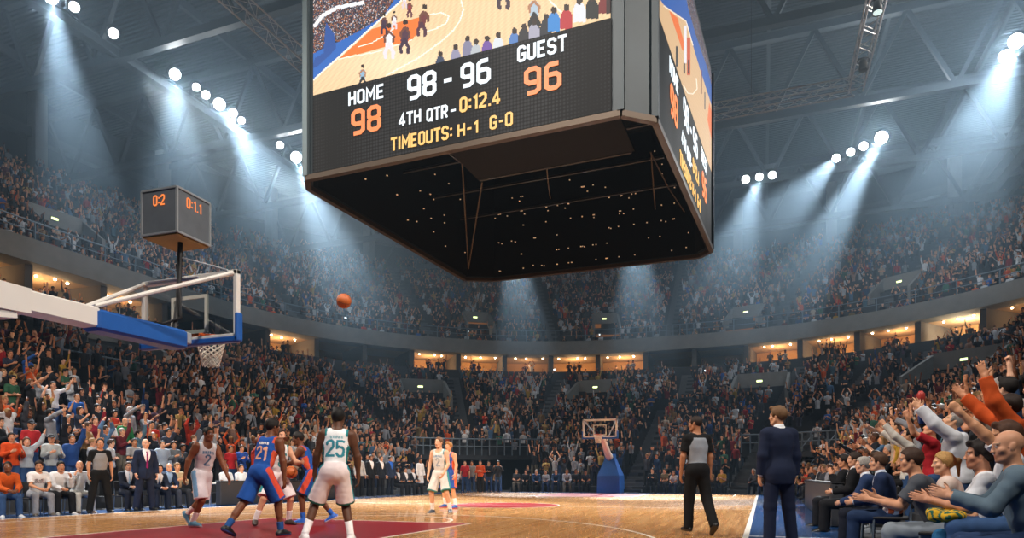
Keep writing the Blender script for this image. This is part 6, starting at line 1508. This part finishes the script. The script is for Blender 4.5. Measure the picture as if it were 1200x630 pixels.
# phone screens glinting in the dark stands
PH = mat('phone_screen', (.8, .9, 1), emit=(.8, .92, 1), estr=3)
for j, (px, py, cf, hf, w, l) in enumerate(((448, 325, upc, uph, 0, 'beneath the flying basketball'), (405, 372, upc, uph, 0, 'under the ball on the balcony edge'), (669, 365, upc, uph, 0, 'in the upper deck above the far hoop'), (806, 341, upc, uph, 0, 'in the upper deck past the scoreboard corner'), (357, 378, upc, uph, 0, 'low on the upper deck near the net'),
                           (396, 451, lowc, lowh, 0, 'in the lower stand beside the tall player head'), (480, 481, lowc, lowh, 0, 'in the lower stand above the cream-kit player'), (703, 392, upc, uph, 0, 'beside the orange doorway over the far hoop'), (548, 388, upc, uph, 0, 'on the balcony edge under the scoreboard'), (827, 434, lowc, lowh, 0, 'in the lower stand below the dark suites'), (650, 433, lowc, lowh, 0, 'by the lit suites over the far hoop'))):
    t, u = station_of(px, py, cf, hf); p = cpoint(cf(u), t); q = at_depth(px, py, project(p[0], p[1], hf(u))[2] - .6)
    th = thing('phone', 'glowing phone screen held up %s' % l, 'phone', q, math.atan2(q.y, q.x) + PI / 2, 'phones in the crowd')
    MB().bbox(-.10, .10, -.012, .012, -.07, .07, .006).obj('phone_body', BLACK, th); MB().box(-.095, .095, -.016, -.012, -.065, .065).obj('screen', PH, th); MB().box(-.095, .095, .012, .016, -.065, .065).obj('screen', PH, th)
print('people', len(PEOPLE), 'auto', len(near) + len(far_front), 'mass', len(rest), 'verts', nb)
# ================================================================== light, haze, camera
def spot(p, target, w, deg, blend=.6, col=(.86, .94, 1), r=.3):
    l = bpy.data.lights.new('beam', 'SPOT'); l.energy = w; l.spot_size = math.radians(deg); l.spot_blend = blend; l.color = col; l.shadow_soft_size = r
    o = bpy.data.objects.new('beam', l); COL.objects.link(o); o.location = p; o.rotation_euler = (Vector(target) - Vector(p)).to_track_quat('-Z', 'Y').to_euler(); return o
BEAMS = [((60, -4), on_x(150, -17.5), 42e3, 12), ((205, 87), (-16.5, 16, 0), 24e3, 15), ((257, 122), at_z(560, 592, 0), 60e3, 12), ((347, 184), at_z(500, 585, 0), 75e3, 11), ((283, 141), (-16, 20, 0), 26e3, 12),
         ((1033, 161), at_z(800, 582, 0), 95e3, 11), ((1191, 48), at_z(960, 600, 0), 70e3, 13), ((890, 207), at_z(770, 586, 0), 40e3, 12), ((980, 185), at_z(620, 590, 0), 35e3, 14)]
for (px, py), tg, w, d in BEAMS: p = at_z(px, py, 25.4); spot(p + (Vector(tg) - p).normalized() * .45, tg, w * 1.9, d + 1.5)
spot((-22, 58, 25), (-11, 33, 0), 110e3, 12); spot((-11, 60, 25), (-5, 32, 0), 110e3, 12)
for p, tg in (((-36, 42, 25), (-13, 39, 2)), ((19.5, 42, 25), (-2, 39, 2))): spot(p, tg, 13e3, 50, 1., (1, .93, .85), .6)  # added wash spots that brighten the end stand, no fittings
# broad court wash: added spots without fittings, at catwalk height and behind camera
for p, tg, w in (((-35, 8, 25), (-3, 10, 1), 24e3), ((-35, 30, 25), (-7, 30, 1), 20e3), ((19.5, 8, 25), (-17, 12, 2), 34e3), ((19.5, 30, 25), (-18, 26, 3), 28e3), ((-8, -7, 25), (-8, 32, 1), 34e3), ((-20, -6, 25), (-17, 15, 2), 22e3), ((6, -8, 25), (-6, 9, 1.5), 24e3), ((-14, 2, 26), (4, 15, 2), 20e3)):
    spot(p, tg, w * .8, 50, 1., (1, .93, .85), .6)
# spill of the glaring lamps into the haze round them
for L in (LEFT, RIGHT):
    for px, py, r, b in L:
        if not b and r < .32: continue
        p = at_z(px, py, 25.4); d = (V3(CX0, CY0, 0) - p).normalized(); l = bpy.data.lights.new('lamp_spill', 'POINT'); l.energy = (2000 if r > .45 else 1100) if r >= .36 else 420 if b else 110; l.color = (.86, .94, 1); l.shadow_soft_size = .3
        o = bpy.data.objects.new('lamp_spill', l); COL.objects.link(o); o.location = p + d * (r * .5 + .1)
# added blue fill for the haze and upper tier; no such fittings
for p in ((-30, 45, 29), (14, 45, 29), (-44, 20, 28), (26, 25, 28), (-8, 65, 28), (-8, 5, 29)):
    l = bpy.data.lights.new('blue_fill', 'POINT'); l.energy = 170; l.color = (.26, .52, 1); l.shadow_soft_size = .5
    o = bpy.data.objects.new('blue_fill', l); COL.objects.link(o); o.location = p
hz = bpy.data.materials.new('haze'); hz.use_nodes = True; nt = hz.node_tree; nt.nodes.remove(nt.nodes['Principled BSDF'])
vs = nt.nodes.new('ShaderNodeVolumeScatter'); vs.inputs['Color'].default_value = (.55, .78, 1, 1); vs.inputs['Density'].default_value = .0038; vs.inputs['Anisotropy'].default_value = .25
nt.links.new(vs.outputs[0], nt.nodes['Material Output'].inputs['Volume'])
tc = nt.nodes.new('ShaderNodeTexCoord'); sx = nt.nodes.new('ShaderNodeSeparateXYZ'); mr = nt.nodes.new('ShaderNodeMapRange'); mr.interpolation_type = 'SMOOTHSTEP'
for k, v in zip((1, 2, 3, 4), (4., 23., .0004, .0085)): mr.inputs[k].default_value = v      # the haze hangs under the roof, the air over the court is clear
nt.links.new(tc.outputs['Object'], sx.inputs[0]); nt.links.new(sx.outputs['Z'], mr.inputs[0]); nt.links.new(mr.outputs[0], vs.inputs['Density'])
hb = MB().box(-70, 60, -30, 100, -1, 40).obj('haze', hz); tag(hb, 'thin bluish haze filling the whole arena and showing the light beams', 'haze', kind='stuff')
cd = bpy.data.cameras.new('camera'); cam = bpy.data.objects.new('camera', cd); COL.objects.link(cam)
cam.location = (0, 0, CAMH); cam.rotation_euler = (PI / 2, 0, YAW); cd.sensor_width = 36; cd.lens = 36 * FPX / 1200; cd.shift_y = (HZ - 315) / 1200; cd.clip_end = 400; cd.clip_start = .05
SC.camera = cam
w = bpy.data.worlds.new('hall_ambient'); SC.world = w; w.use_nodes = True; w.node_tree.nodes['Background'].inputs[0].default_value = (.004, .006, .01, 1)
vw = SC.view_settings; vw.view_transform = 'Standard'; vw.look = 'None'; vw.exposure = .5; vw.gamma = 1; vw.use_curve_mapping = False
cy = SC.cycles; cy.volume_step_rate = .25; cy.volume_max_steps = 128; cy.use_denoising = True; cy.max_bounces = 5; cy.diffuse_bounces = 2; cy.glossy_bounces = 2; cy.transmission_bounces = 3; cy.transparent_max_bounces = 8; cy.volume_bounces = 0
cy.sample_clamp_indirect = 25; cy.sample_clamp_direct = 0; cy.caustics_reflective = False; cy.caustics_refractive = False
